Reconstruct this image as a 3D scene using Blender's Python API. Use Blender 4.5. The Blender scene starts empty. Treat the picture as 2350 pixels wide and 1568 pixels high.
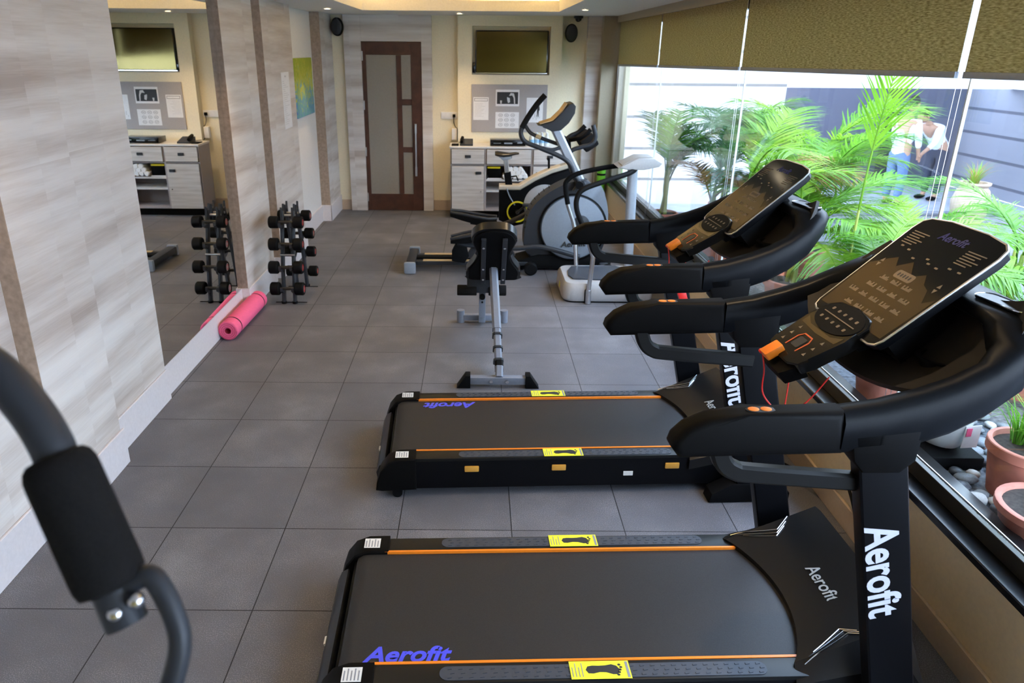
import bpy, bmesh, math, random
from mathutils import Vector, Matrix
random.seed(7)
S = bpy.context.scene
COL = S.collection
PI = math.pi
V = Vector

# ------------------------------------------------------------------ materials
def nt(name):
    m = bpy.data.materials.new(name); m.use_nodes = True
    n = m.node_tree; b = n.nodes['Principled BSDF']
    return m, n, b
def N(n, t, **k):
    x = n.nodes.new(t)
    for a, v in k.items():
        if a.startswith('i_'):
            key = a[2:]
            key = int(key) if key.isdigit() else key.replace('_', ' ')
            x.inputs[key].default_value = v
        else: setattr(x, a, v)
    return x
def L(n, a, b): n.links.new(a, b)
def c4(c): return (c[0], c[1], c[2], 1)
def ramp(n, fac, stops):
    r = N(n, 'ShaderNodeValToRGB')
    e = r.color_ramp.elements
    while len(e) < len(stops): e.new(.5)
    for i, (p, c) in enumerate(stops):
        e[i].position = p; e[i].color = c4(c)
    L(n, fac, r.inputs[0]); return r.outputs[0]
def bump(n, b, h, strength, dist=.002):
    u = N(n, 'ShaderNodeBump', i_Strength=strength, i_Distance=dist)
    L(n, h, u.inputs['Height']); L(n, u.outputs[0], b.inputs['Normal'])
def P(name, col, rough=.5, metal=0, noise=0, nscale=60, spec=.5, coat=0, bmp=0):
    m, n, b = nt(name)
    b.inputs['Roughness'].default_value = rough; b.inputs['Metallic'].default_value = metal
    b.inputs['Specular IOR Level'].default_value = spec; b.inputs['Coat Weight'].default_value = coat
    tc = N(n, 'ShaderNodeTexCoord')
    nz = N(n, 'ShaderNodeTexNoise', i_Scale=nscale, i_Detail=3.0); L(n, tc.outputs['Object'], nz.inputs['Vector'])
    k = max(noise, .04)
    lo = tuple(max(0, v*(1-k)) for v in col); hi = tuple(min(1, v*(1+k)) for v in col)
    L(n, ramp(n, nz.outputs[0], [(.3, lo), (.7, hi)]), b.inputs['Base Color'])
    if bmp: bump(n, b, nz.outputs[0], bmp)
    return m
def emis(name, col, s):
    m, n, b = nt(name); b.inputs['Emission Color'].default_value = c4(col); b.inputs['Emission Strength'].default_value = s
    b.inputs['Base Color'].default_value = c4(col); return m

def mat_wood():
    m, n, b = nt('grey_wood_cladding'); tc = N(n, 'ShaderNodeTexCoord')
    mp = N(n, 'ShaderNodeMapping'); mp.inputs['Scale'].default_value = (.30, .30, 4.2); L(n, tc.outputs['Object'], mp.inputs[0])
    # sheets with small jumps of the grain from one panel to the next
    br = N(n, 'ShaderNodeSeparateXYZ'); L(n, tc.outputs['Object'], br.inputs[0])
    ad = N(n, 'ShaderNodeMath', operation='ADD'); L(n, br.outputs[0], ad.inputs[0]); L(n, br.outputs[1], ad.inputs[1])
    mu = N(n, 'ShaderNodeMath', operation='MULTIPLY', i_1=1.65); L(n, ad.outputs[0], mu.inputs[0])
    fl = N(n, 'ShaderNodeMath', operation='FLOOR'); L(n, mu.outputs[0], fl.inputs[0])
    zz = N(n, 'ShaderNodeMath', operation='MULTIPLY', i_1=1.3); L(n, br.outputs[2], zz.inputs[0])
    fz = N(n, 'ShaderNodeMath', operation='FLOOR'); L(n, zz.outputs[0], fz.inputs[0])
    cb = N(n, 'ShaderNodeCombineXYZ'); L(n, fl.outputs[0], cb.inputs[0]); L(n, fz.outputs[0], cb.inputs[1])
    wn = N(n, 'ShaderNodeTexWhiteNoise'); L(n, cb.outputs[0], wn.inputs['Vector'])
    of = N(n, 'ShaderNodeVectorMath', operation='ADD')
    sc = N(n, 'ShaderNodeVectorMath', operation='SCALE'); sc.inputs['Scale'].default_value = .16; L(n, wn.outputs['Color'], sc.inputs[0])
    L(n, mp.outputs[0], of.inputs[0]); L(n, sc.outputs[0], of.inputs[1])
    n1 = N(n, 'ShaderNodeTexNoise', i_Scale=1.6, i_Detail=5.0, i_Roughness=.55); L(n, of.outputs[0], n1.inputs['Vector'])
    mp2 = N(n, 'ShaderNodeMapping'); mp2.inputs['Scale'].default_value = (3, 3, 90); L(n, tc.outputs['Object'], mp2.inputs[0])
    n2 = N(n, 'ShaderNodeTexNoise', i_Scale=1.5, i_Detail=5.0, i_Roughness=.7); L(n, mp2.outputs[0], n2.inputs['Vector'])
    mx = N(n, 'ShaderNodeMath', operation='MULTIPLY_ADD', i_1=.20, i_2=0.03); L(n, n2.outputs[0], mx.inputs[0]); L(n, n1.outputs[0], mx.inputs[2])
    L(n, ramp(n, mx.outputs[0], [(.38, (.42, .355, .315)), (.53, (.58, .525, .49)), (.66, (.70, .66, .635)), (.86, (.80, .775, .755))]), b.inputs['Base Color'])
    b.inputs['Roughness'].default_value = .55
    return m
def mat_floor():
    m, n, b = nt('rubber_floor_tiles'); tc = N(n, 'ShaderNodeTexCoord')
    sp = N(n, 'ShaderNodeSeparateXYZ'); L(n, tc.outputs['Object'], sp.inputs[0])
    def line(o, off):
        a = N(n, 'ShaderNodeMath', operation='ADD', i_1=off); L(n, o, a.inputs[0])
        d = N(n, 'ShaderNodeMath', operation='DIVIDE', i_1=.5); L(n, a.outputs[0], d.inputs[0])
        f = N(n, 'ShaderNodeMath', operation='FRACT'); L(n, d.outputs[0], f.inputs[0])
        s = N(n, 'ShaderNodeMath', operation='SUBTRACT', i_1=.5); L(n, f.outputs[0], s.inputs[0])
        ab = N(n, 'ShaderNodeMath', operation='ABSOLUTE'); L(n, s.outputs[0], ab.inputs[0])
        g = N(n, 'ShaderNodeMath', operation='GREATER_THAN', i_1=.4955); L(n, ab.outputs[0], g.inputs[0])
        fl = N(n, 'ShaderNodeMath', operation='FLOOR'); L(n, d.outputs[0], fl.inputs[0])
        return g.outputs[0], fl.outputs[0]
    gx, fx = line(sp.outputs[0], 1.8304+10); gy, fy = line(sp.outputs[1], -2.179+10)
    mxx = N(n, 'ShaderNodeMath', operation='MAXIMUM'); L(n, gx, mxx.inputs[0]); L(n, gy, mxx.inputs[1])
    cb = N(n, 'ShaderNodeCombineXYZ'); L(n, fx, cb.inputs[0]); L(n, fy, cb.inputs[1])
    wn = N(n, 'ShaderNodeTexWhiteNoise'); L(n, cb.outputs[0], wn.inputs['Vector'])
    nz = N(n, 'ShaderNodeTexNoise', i_Scale=260.0, i_Detail=2.0); L(n, tc.outputs['Object'], nz.inputs['Vector'])
    ns = N(n, 'ShaderNodeTexNoise', i_Scale=3.5, i_Detail=4.0); L(n, tc.outputs['Object'], ns.inputs['Vector'])
    s1 = N(n, 'ShaderNodeMath', operation='MULTIPLY_ADD', i_1=.09, i_2=.09); L(n, wn.outputs[0], s1.inputs[0]); L(n, nz.outputs[0], s1.inputs[2])
    s2 = N(n, 'ShaderNodeMath', operation='MULTIPLY_ADD', i_1=.5, i_2=0.); L(n, ns.outputs[0], s2.inputs[0]); L(n, s1.outputs[0], s2.inputs[2])
    c = ramp(n, s2.outputs[0], [(.45, (.088, .086, .096)), (.85, (.14, .137, .150)), (1.0, (.24, .236, .25))])
    mix = N(n, 'ShaderNodeMix', data_type='RGBA'); L(n, mxx.outputs[0], mix.inputs[0]); L(n, c, mix.inputs[6]); mix.inputs[7].default_value = (.012, .012, .013, 1)
    L(n, mix.outputs[2], b.inputs['Base Color']); b.inputs['Roughness'].default_value = .62
    b.inputs['Specular IOR Level'].default_value = .45
    bump(n, b, nz.outputs[0], .35, .0015)
    return m
def mat_leaf(name, c1, c2, tr=.55):
    m, n, b = nt(name); tc = N(n, 'ShaderNodeTexCoord')
    nz = N(n, 'ShaderNodeTexNoise', i_Scale=2.3, i_Detail=2.0); L(n, tc.outputs['Object'], nz.inputs['Vector'])
    c = ramp(n, nz.outputs[0], [(.35, c1), (.65, c2)])
    L(n, c, b.inputs['Base Color']); b.inputs['Roughness'].default_value = .45
    t = N(n, 'ShaderNodeBsdfTranslucent'); L(n, c, t.inputs[0])
    mx = N(n, 'ShaderNodeMixShader', i_0=tr); L(n, b.outputs[0], mx.inputs[1]); L(n, t.outputs[0], mx.inputs[2])
    L(n, mx.outputs[0], n.nodes['Material Output'].inputs[0]); return m
def mat_glass():
    m, n, b = nt('window_glass'); n.nodes.remove(b)
    t = N(n, 'ShaderNodeBsdfTransparent'); t.inputs[0].default_value = (.97, .985, .98, 1)
    g = N(n, 'ShaderNodeBsdfGlossy'); g.inputs['Roughness'].default_value = 0.0
    ge = N(n, 'ShaderNodeNewGeometry'); dt = N(n, 'ShaderNodeVectorMath', operation='DOT_PRODUCT'); L(n, ge.outputs['Normal'], dt.inputs[0]); L(n, ge.outputs['Incoming'], dt.inputs[1])
    ab = N(n, 'ShaderNodeMath', operation='ABSOLUTE'); L(n, dt.outputs['Value'], ab.inputs[0])
    om = N(n, 'ShaderNodeMath', operation='SUBTRACT', i_0=1.0); L(n, ab.outputs[0], om.inputs[1])
    pw = N(n, 'ShaderNodeMath', operation='POWER', i_1=5.0); L(n, om.outputs[0], pw.inputs[0])
    ad = N(n, 'ShaderNodeMath', operation='MULTIPLY_ADD', i_1=.9, i_2=.04); L(n, pw.outputs[0], ad.inputs[0])
    x = N(n, 'ShaderNodeMixShader'); L(n, ad.outputs[0], x.inputs[0]); L(n, t.outputs[0], x.inputs[1]); L(n, g.outputs[0], x.inputs[2])
    L(n, x.outputs[0], n.nodes['Material Output'].inputs[0]); return m
def mat_blind():
    m, n, b = nt('blind_fabric'); tc = N(n, 'ShaderNodeTexCoord')
    mp = N(n, 'ShaderNodeMapping'); mp.inputs['Scale'].default_value = (1, 22, 150); L(n, tc.outputs['Object'], mp.inputs[0])
    nz = N(n, 'ShaderNodeTexNoise', i_Scale=1.6, i_Detail=3.0, i_Roughness=.6); L(n, mp.outputs[0], nz.inputs['Vector'])
    c = ramp(n, nz.outputs[0], [(.34, (.26, .22, .11)), (.5, (.42, .37, .20)), (.68, (.60, .54, .33))])
    d = N(n, 'ShaderNodeBsdfDiffuse'); L(n, c, d.inputs[0]); t = N(n, 'ShaderNodeBsdfTranslucent'); L(n, c, t.inputs[0])
    x = N(n, 'ShaderNodeMixShader', i_0=.36); L(n, d.outputs[0], x.inputs[1]); L(n, t.outputs[0], x.inputs[2])
    L(n, x.outputs[0], n.nodes['Material Output'].inputs[0]); return m
def mat_painting():
    m, n, b = nt('abstract_canvas'); tc = N(n, 'ShaderNodeTexCoord')
    mp = N(n, 'ShaderNodeMapping'); mp.inputs['Scale'].default_value = (3, 16, 9); L(n, tc.outputs['Object'], mp.inputs[0])
    nz = N(n, 'ShaderNodeTexNoise', i_Scale=1.6, i_Detail=4.0, i_Distortion=1.2); L(n, mp.outputs[0], nz.inputs['Vector'])
    sp = N(n, 'ShaderNodeSeparateXYZ'); L(n, tc.outputs['Object'], sp.inputs[0])
    mr = N(n, 'ShaderNodeMapRange'); mr.inputs[1].default_value = 0.0; mr.inputs[2].default_value = .59; L(n, sp.outputs[2], mr.inputs[0])
    k = N(n, 'ShaderNodeMath', operation='MULTIPLY_ADD', i_1=.50, i_2=-.22); L(n, mr.outputs[0], k.inputs[0])
    k2 = N(n, 'ShaderNodeMath', operation='MULTIPLY', i_1=1.0); L(n, nz.outputs[0], k2.inputs[0]); L(n, k2.outputs[0], k.inputs[2])
    L(n, ramp(n, k.outputs[0], [(.22, (.55, .16, .06)), (.32, (.25, .32, .22)), (.42, (.10, .20, .52)), (.52, (.12, .42, .30)), (.62, (.16, .26, .55)), (.68, (.20, .45, .25)), (.8, (.55, .52, .06)), (.92, (.35, .42, .03))]), b.inputs['Base Color'])
    b.inputs['Roughness'].default_value = .7; return m
def mat_siding(name, base, dark, zsp, z0, w=.03):
    m, n, b = nt(name); tc = N(n, 'ShaderNodeTexCoord'); sp = N(n, 'ShaderNodeSeparateXYZ'); L(n, tc.outputs['Object'], sp.inputs[0])
    a = N(n, 'ShaderNodeMath', operation='SUBTRACT', i_1=z0); L(n, sp.outputs[2], a.inputs[0])
    d = N(n, 'ShaderNodeMath', operation='DIVIDE', i_1=zsp); L(n, a.outputs[0], d.inputs[0])
    f = N(n, 'ShaderNodeMath', operation='FRACT'); L(n, d.outputs[0], f.inputs[0])
    g = N(n, 'ShaderNodeMath', operation='LESS_THAN', i_1=w/zsp); L(n, f.outputs[0], g.inputs[0])
    mx = N(n, 'ShaderNodeMix', data_type='RGBA'); L(n, g.outputs[0], mx.inputs[0]); mx.inputs[6].default_value = c4(base); mx.inputs[7].default_value = c4(dark)
    L(n, mx.outputs[2], b.inputs['Base Color']); b.inputs['Roughness'].default_value = .6; return m

M = dict(
    wood=mat_wood(), floor=mat_floor(), glass=mat_glass(), blind=mat_blind(), painting=mat_painting(),
    cream=P('cream_paint', (.86, .775, .58), .7), white=P('white_paint', (.80, .79, .78), .6), ceil=P('ceiling_paint', (.82, .81, .80), .8),
    beige=P('beige_wall_paint', (.66, .54, .36), .6), base=P('baseboard_white', (.70, .66, .68), .45), tanbase=P('baseboard_tan', (.52, .40, .29), .5),
    taupe=P('taupe_paint', (.36, .31, .22), .6),
    walnut=P('walnut_door', (.075, .026, .014), .4, noise=.25, nscale=12), frost=P('frosted_glass', (.30, .27, .23), .35),
    felt=P('grey_felt', (.40, .375, .375), .9, noise=.1, nscale=300), paper=P('paper', (.82, .82, .84), .7), ink=P('ink', (.02, .02, .022), .6),
    greyink=P('grey_ink', (.25, .25, .27), .7), lightink=P('light_ink', (.6, .6, .62), .7),
    blk=P('black_plastic', (.0038, .0035, .0035), .5, spec=.07, noise=.2, nscale=400, bmp=.06), blkg=P('black_gloss', (.004, .004, .005), .12),
    blkm=P('black_matte', (.0045, .0045, .005), .6, spec=.10), foam=P('black_foam', (.010, .009, .009), .9, spec=.15, noise=.3, nscale=500, bmp=.4),
    shell=P('charcoal_shell', (.0045, .005, .0062), .38, spec=.11, noise=.15, nscale=300, bmp=.05), post=P('black_post_paint', (.004, .004, .005), .35, spec=.12),
    belt=P('treadmill_belt', (.024, .023, .024), .5, spec=.28, noise=.18, nscale=350, bmp=.12), pad=P('rubber_pad', (.038, .044, .058), .55), rail=P('rail_black', (.008, .008, .008), .4, spec=.25),
    face=P('console_face', (.009, .0085, .008), .14, spec=.16), orange=P('orange_plastic', (.85, .22, .015), .35), red=P('red_plastic', (.75, .025, .02), .35),
    redline=P('red_print', (.55, .10, .03), .4), yellow=P('yellow_sticker', (.82, .80, .03), .5), amber=P('amber_reflector', (.62, .30, .05), .2),
    hills=P('brown_print', (.040, .023, .004), .25), icons=P('icon_print', (.15, .115, .08), .5), gold=P('gold_print', (.75, .42, .03), .35),
    label=P('white_label', (.75, .73, .70), .5), blue=P('blue_lettering', (.07, .08, .75), .4), whitel=P('white_lettering', (.50, .50, .58), .5), greyl=P('grey_lettering', (.42, .40, .37), .4),
    dblue=P('dim_blue_lettering', (.012, .014, .12), .4),
    chrome=P('chrome', (.75, .75, .77), .12, 1), steel=P('brushed_steel', (.62, .62, .64), .3, 1), silver=P('silver_paint', (.40, .43, .48), .38, .3),
    greyp=P('grey_frame_paint', (.19, .21, .26), .42), dgrey=P('dark_grey_plastic', (.030, .032, .038), .42, spec=.3), mgrey=P('mid_grey_plastic', (.27, .31, .37), .42),
    vinyl=P('black_vinyl', (.010, .010, .011), .28, noise=.2, nscale=200), railtop=P('cream_rail', (.70, .52, .28), .35),
    vib=P('silver_white_shell', (.40, .39, .39), .35), sillm=P('black_sill', (.010, .010, .011), .22), alu=P('bronze_frame', (.018, .015, .011), .35), brass=P('frame_light', (.45, .40, .32), .4),
    terra=P('terracotta', (.56, .21, .15), .65, noise=.15, nscale=20), soil=P('soil', (.035, .026, .020), .95, noise=.5, nscale=60, bmp=.8),
    sand=P('urn_stone', (.36, .28, .21), .7, noise=.15, nscale=14), pink=P('pink_mat_foam', (.92, .13, .28), .75), pinkd=P('pink_mat_core', (.45, .03, .06), .8), green=P('green_mat', (.16, .52, .02), .7),
    towel=P('white_towel', (.86, .86, .87), .95, noise=.05, nscale=250, bmp=.5), marble=P('counter_white', (.74, .72, .71), .3), cabwood=None,
    ext=mat_siding('white_siding', (.66, .66, .68), (.22, .21, .21), .505, .45, .045), extg=mat_siding('grey_siding', (.26, .27, .32), (.10, .105, .14), .42, .16, .05),
    extw=P('outside_white', (.86, .87, .90), .7), dglass=P('dark_doorway', (.10, .105, .14), .3), terr=P('terrace_stone', (.36, .38, .43), .6, noise=.1, nscale=3), terrd=P('terrace_edge', (.10, .11, .14), .6),
    gravel=P('gravel', (.12, .125, .14), .8, noise=.6, nscale=45, bmp=.9), stone1=P('pebble_grey', (.20, .21, .22), .5, noise=.3, nscale=25), stone2=P('pebble_white', (.62, .60, .57), .5, noise=.15, nscale=25), stone3=P('pebble_dark', (.06, .062, .07), .45, noise=.3, nscale=25), stone4=P('pebble_brown', (.24, .18, .14), .5, noise=.3, nscale=25),
    leaf=mat_leaf('palm_leaf', (.065, .23, .015), (.17, .38, .03)), leaf2=mat_leaf('palm_leaf_lime', (.13, .33, .012), (.27, .46, .035)), leaf3=mat_leaf('palm_leaf_dark', (.03, .11, .035), (.08, .20, .06)), dry=mat_leaf('dry_leaf', (.35, .15, .03), (.45, .28, .12)), stem=P('palm_stem', (.30, .36, .08), .5), stemb=P('palm_trunk', (.30, .22, .14), .8),
    skin=P('skin', (.42, .24, .16), .6), hair=P('hair', (.02, .017, .015), .7), shirt=P('white_shirt', (.72, .75, .82), .8), navy=P('navy_trousers', (.03, .035, .06), .8), jean=P('blue_trousers', (.10, .16, .30), .8),
    traym=P('tray_black', (.016, .0135, .011), .5, spec=.25), coverm=P('cover_black', (.008, .0075, .0075), .32, spec=.3), bikec=P('bike_cream', (.60, .53, .42), .4), cabgap=P('cabinet_frame', (.42, .37, .36), .5), plastic=P('clear_box', (.72, .76, .78), .15), bottle=P('bottle_blue', (.30, .55, .80), .12), screen=P('tv_screen', (.004, .004, .004), .08), yel=P('yellow_paint', (.75, .62, .02), .4), mirror=P('mirror_silver', (.90, .905, .90), .0, 1),
)
def plain(name, col, rough, metal=0):
    m, n, b = nt(name); b.inputs['Base Color'].default_value = c4(col); b.inputs['Roughness'].default_value = rough; b.inputs['Metallic'].default_value = metal; return m
M['screen'] = plain('tv_screen', (.004, .004, .003), .10)
_b = M['screen'].node_tree.nodes['Principled BSDF']; _b.inputs['IOR'].default_value = 2.1; _b.inputs['Specular Tint'].default_value = (1, .80, .30, 1)  # golden reflection of the screen is put into its specular tint
M['bands'] = mat_siding('tv_reflection_bands', (.72, .58, .22), (.16, .12, .05), .42, .1, .12)  # made-up bands on the unseen wall, giving the television a golden reflection
M['mirror'] = plain('mirror_silvering', (.86, .865, .85), 0.0, 1)
M['cove'] = emis('cove_led', (1.0, .66, .22), 14.0)
M['lamp'] = emis('downlight_lens', (1.0, .82, .55), 18.0)

# ------------------------------------------------------------------ mesh helpers
class B:
    def __init__(s): s.bm = bmesh.new()
    def _bev(s, verts, w, seg=2):
        es = set()
        for v in verts:
            for e in v.link_edges: es.add(e)
        bmesh.ops.bevel(s.bm, geom=list(es), offset=w, segments=seg, affect='EDGES', profile=.6, clamp_overlap=True)
    def box(s, a, b, bev=0, rot=None, piv=None, seg=2):
        a, b = V(a), V(b); c = (a+b)/2; d = b-a
        mt = Matrix.Translation(c) @ Matrix.Diagonal((d.x, d.y, d.z, 1))
        if rot is not None:
            pv = V(piv) if piv is not None else c
            mt = Matrix.Translation(pv) @ rot.to_4x4() @ Matrix.Translation(-pv) @ mt
        r = bmesh.ops.create_cube(s.bm, size=1, matrix=mt)
        if bev: s._bev(r['verts'], bev, seg)
        return s
    def prism(s, poly, plane, d0, d1, bev=0, seg=2):
        """extrude a 2-D polygon: plane 'xz' along y, 'xy' along z, 'yz' along x"""
        def mk(p, d):
            return {'xz': (p[0], d, p[1]), 'xy': (p[0], p[1], d), 'yz': (d, p[0], p[1])}[plane]
        n = len(poly)
        A = [s.bm.verts.new(mk(p, d0)) for p in poly]; Bv = [s.bm.verts.new(mk(p, d1)) for p in poly]
        fs = [s.bm.faces.new(A), s.bm.faces.new(Bv[::-1])]
        for i in range(n): fs.append(s.bm.faces.new((A[i], Bv[i], Bv[(i+1) % n], A[(i+1) % n])))
        if bev:
            es = set(fs[0].edges) | set(fs[1].edges)
            bmesh.ops.bevel(s.bm, geom=list(es), offset=bev, segments=seg, affect='EDGES', profile=.6, clamp_overlap=True)
        return s
    def loft(s, rings, closed=True, cap=True):
        R = [[s.bm.verts.new(p) for p in r] for r in rings]
        n = len(R[0])
        for a, b in zip(R, R[1:]):
            for i in range(n if closed else n-1): s.bm.faces.new((a[i], a[(i+1) % n], b[(i+1) % n], b[i]))
        if cap and closed:
            s.bm.faces.new(R[0][::-1]); s.bm.faces.new(R[-1])
        return s
    def tube(s, pts, r, seg=10, smooth=0, sq=None, up=None):
        pts = [V(p) for p in pts]
        if smooth: pts = crom(pts, smooth)
        n = len(pts); rs = r if isinstance(r, (list, tuple)) else [r]*n
        if len(rs) != n:
            rs = [rs[min(len(rs)-1, int(i*(len(rs)-1)/(n-1)+.5))] for i in range(n)]
        rings = []; t0 = (pts[1]-pts[0]).normalized()
        ref = V(up) if up else (V((0, 0, 1)) if abs(t0.z) < .9 else V((1, 0, 0)))
        for i, p in enumerate(pts):
            t = (pts[min(i+1, n-1)]-pts[max(i-1, 0)]).normalized()
            a = (ref - t*ref.dot(t)).normalized(); ref = a; b = t.cross(a)
            h, w = (sq if sq else (1, 1))
            rings.append([p + (a*math.cos(2*PI*k/seg)*h + b*math.sin(2*PI*k/seg)*w)*rs[i] for k in range(seg)])
        return s.loft(rings)
    def bar(s, pts, h, w, bev=.0, smooth=0, up=(0, 0, 1)):
        """rectangular section bar; h along up, w sideways"""
        pts = [V(p) for p in pts]
        if smooth: pts = crom(pts, smooth)
        n = len(pts); rings = []; b0 = min(h, w)*.22
        for i, p in enumerate(pts):
            t = (pts[min(i+1, n-1)]-pts[max(i-1, 0)]).normalized(); ref = V(up)
            a = (ref - t*ref.dot(t)).normalized(); b = t.cross(a); H, W = h/2, w/2
            prof = [(-H, -W+b0), (-H, W-b0), (-H+b0, W), (H-b0, W), (H, W-b0), (H, -W+b0), (H-b0, -W), (-H+b0, -W)]
            rings.append([p+a*x+b*y for x, y in prof])
        return s.loft(rings)
    def cyl(s, a, b, r, r2=None, seg=20):
        a, b = V(a), V(b); return s.tube([a, b], [r, r if r2 is None else r2], seg)
    def lathe(s, prof, c, axis='z', seg=28, cap=False):
        c = V(c); rings = []
        for r, h in prof:
            rg = []
            for k in range(seg):
                x, y = r*math.cos(2*PI*k/seg), r*math.sin(2*PI*k/seg)
                rg.append(c + {'z': V((x, y, h)), 'x': V((h, x, y)), 'y': V((x, h, y))}[axis])
            rings.append(rg)
        return s.loft(rings, cap=cap)
    def ball(s, c, r, sc=(1, 1, 1), seg=16, rot=None):
        mt = Matrix.Translation(V(c)) @ (rot.to_4x4() if rot else Matrix()) @ Matrix.Diagonal((r*sc[0], r*sc[1], r*sc[2], 1))
        bmesh.ops.create_uvsphere(s.bm, u_segments=seg, v_segments=max(6, seg//2), radius=1, matrix=mt); return s
    def grid(s, fn, nu, nv):
        g = [[s.bm.verts.new(fn(i/nu, j/nv)) for j in range(nv+1)] for i in range(nu+1)]
        for i in range(nu):
            for j in range(nv): s.bm.faces.new((g[i][j], g[i+1][j], g[i+1][j+1], g[i][j+1]))
        return s
    def face(s, pts): s.bm.faces.new([s.bm.verts.new(V(p)) for p in pts]); return s
    def solid(s, t): 
        bmesh.ops.recalc_face_normals(s.bm, faces=s.bm.faces); bmesh.ops.solidify(s.bm, geom=list(s.bm.faces), thickness=t); return s
    def xf(s, mt): bmesh.ops.transform(s.bm, matrix=mt, verts=s.bm.verts); return s
def crom(P_, k):
    out = []; n = len(P_)
    for i in range(n-1):
        p0, p1, p2, p3 = P_[max(i-1, 0)], P_[i], P_[i+1], P_[min(i+2, n-1)]
        for j in range(k):
            t = j/k
            out.append(.5*((2*p1)+(p2-p0)*t+(2*p0-5*p1+4*p2-p3)*t*t+(3*p1-p0-3*p2+p3)*t**3))
    out.append(P_[-1]); return out
def rrect(w, h, r, n=5, cx=0, cy=0):
    out = []
    for sx, sy, a0 in ((1, 1, 0), (-1, 1, 90), (-1, -1, 180), (1, -1, 270)):
        for i in range(n+1):
            a = math.radians(a0+90*i/n); out.append((cx+sx*(w/2-r)+r*math.cos(a), cy+sy*(h/2-r)+r*math.sin(a)))
    return out
def finish(bm, ang=35, flat=False):
    bmesh.ops.recalc_face_normals(bm, faces=bm.faces)
    me = bpy.data.meshes.new('mesh'); bm.to_mesh(me); bm.free()
    if not flat:
        for p in me.polygons: p.use_smooth = True
        me.set_sharp_from_angle(angle=math.radians(ang))
    return me
ROOTM = {}
def obj(name, b, mat, parent=None, local=False, ang=35, flat=False, label=None):
    """one mesh object; geometry given in world space is moved into the root's own frame"""
    me = finish(b.bm, ang, flat) if isinstance(b, B) else b
    me.name = name
    mats = mat if isinstance(mat, (list, tuple)) else [mat]
    if not me.materials:
        for m in mats: me.materials.append(m)
    o = bpy.data.objects.new(name, me); COL.objects.link(o)
    if parent is not None:
        root = parent
        while root.parent: root = root.parent
        if not local and root.name in ROOTM: me.transform(ROOTM[root.name].inverted())
        o.parent = parent
    if label: o['label'] = label
    return o
def tag(o, label, cat, group=None):
    o['label'] = label; o['category'] = cat
    if group: o['group'] = group
    return o
def thing(name, label, cat, loc=(0, 0, 0), rz=0, group=None):
    o = bpy.data.objects.new(name, None); COL.objects.link(o); o.empty_display_size = .1
    o.location = loc; o.rotation_euler = (0, 0, rz)
    ROOTM[o.name] = Matrix.Translation(V(loc)) @ Matrix.Rotation(rz, 4, 'Z')
    return tag(o, label, cat, group)
def one(name, b, mat, label, cat, group=None, **k):
    return tag(obj(name, b, mat, **k), label, cat, group)
def struct(name, b, mat, parent=None, **k):
    o = obj(name, b, mat, parent, **k)
    if parent is None: o['kind'] = 'structure'
    return o
def dup(root, loc=None, rz=None, label=None):
    r = root.copy(); COL.objects.link(r)
    if loc is not None: r.location = loc
    if rz is not None: r.rotation_euler = (0, 0, rz)
    if label: r['label'] = label
    ROOTM[r.name] = Matrix.Translation(r.location) @ Matrix.Rotation(r.rotation_euler.z, 4, 'Z')
    def rec(a, b):
        for ch in list(a.children):
            c = ch.copy(); COL.objects.link(c); c.parent = b; rec(ch, c)
    rec(root, r); return r
def text_mesh(s, size, depth, bold=0., shear=0., sx=1.):
    c = bpy.data.curves.new('t', 'FONT'); c.body = s; c.size = size; c.extrude = depth; c.offset = bold; c.shear = shear
    c.align_x = 'CENTER'; c.align_y = 'CENTER'; c.resolution_u = 4
    o = bpy.data.objects.new('t', c); COL.objects.link(o)
    bpy.context.view_layer.update()
    me = bpy.data.meshes.new_from_object(o.evaluated_get(bpy.context.evaluated_depsgraph_get()))
    bpy.data.objects.remove(o); bpy.data.curves.remove(c)
    me.materials.clear(); me.transform(Matrix.Diagonal((sx, 1, 1, 1))); return me
def basis(o, x, y, z=None):
    x, y = V(x).normalized(), V(y).normalized(); z = x.cross(y).normalized(); y = z.cross(x)
    m = Matrix((x, y, z)).transposed().to_4x4(); m.translation = V(o); return m

# ------------------------------------------------------------------ room
X0, XW, YB, YN, ZC = -1.84, 1.66, 9.5, -1.6, 2.37
struct('floor', B().box((X0-.3, YN, -.06), (1.72, YB+.1, 0)), M['floor'])
struct('wall_back', B().box((X0-.1, YB, 0), (1.9, YB+.1, 2.8)), M['cream'])
struct('wall_behind', B().box((X0-.1, YN-.1, 0), (1.9, YN, 2.8)), M['bands'])
struct('wall_left', B().box((X0-.2, YN, 0), (X0-.09, YB, 2.8)), M['white'])
# wood panels and pilasters of the left wall
def lpan(k, y0, y1, x, z0=0, z1=ZC, mt='wood'):
    struct('trim_%d' % k, B().box((X0-.09, y0, z0), (x, y1, z1), .002, seg=1), M[mt])
lpan(1, YN, 2.69, X0); lpan(2, 2.69, 3.21, -1.77); lpan(3, 3.21, 3.94, X0); lpan(4, 5.50, 6.30, -1.805); lpan(5, 6.30, 6.42, X0)
lpan(6, 6.42, 7.42, -1.77); lpan(7, 7.42, 8.80, -1.88, mt='white'); lpan(8, 8.80, YB-.001, -1.77)
lpan(9, 3.94, 5.50, -1.868, mt='white')
M['edge'] = P('shaded_wood_return', (.36, .265, .20), .55, noise=.18, nscale=40)  # shade of returns turned from the window is put into this browner tone
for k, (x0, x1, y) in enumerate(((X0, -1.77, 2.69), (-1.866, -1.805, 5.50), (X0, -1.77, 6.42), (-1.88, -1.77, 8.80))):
    struct('trim_%d' % (20+k), B().box((x0, y-.006, .196), (x1-.0005, y-.0002, ZC-.001)), M['edge'])
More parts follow.
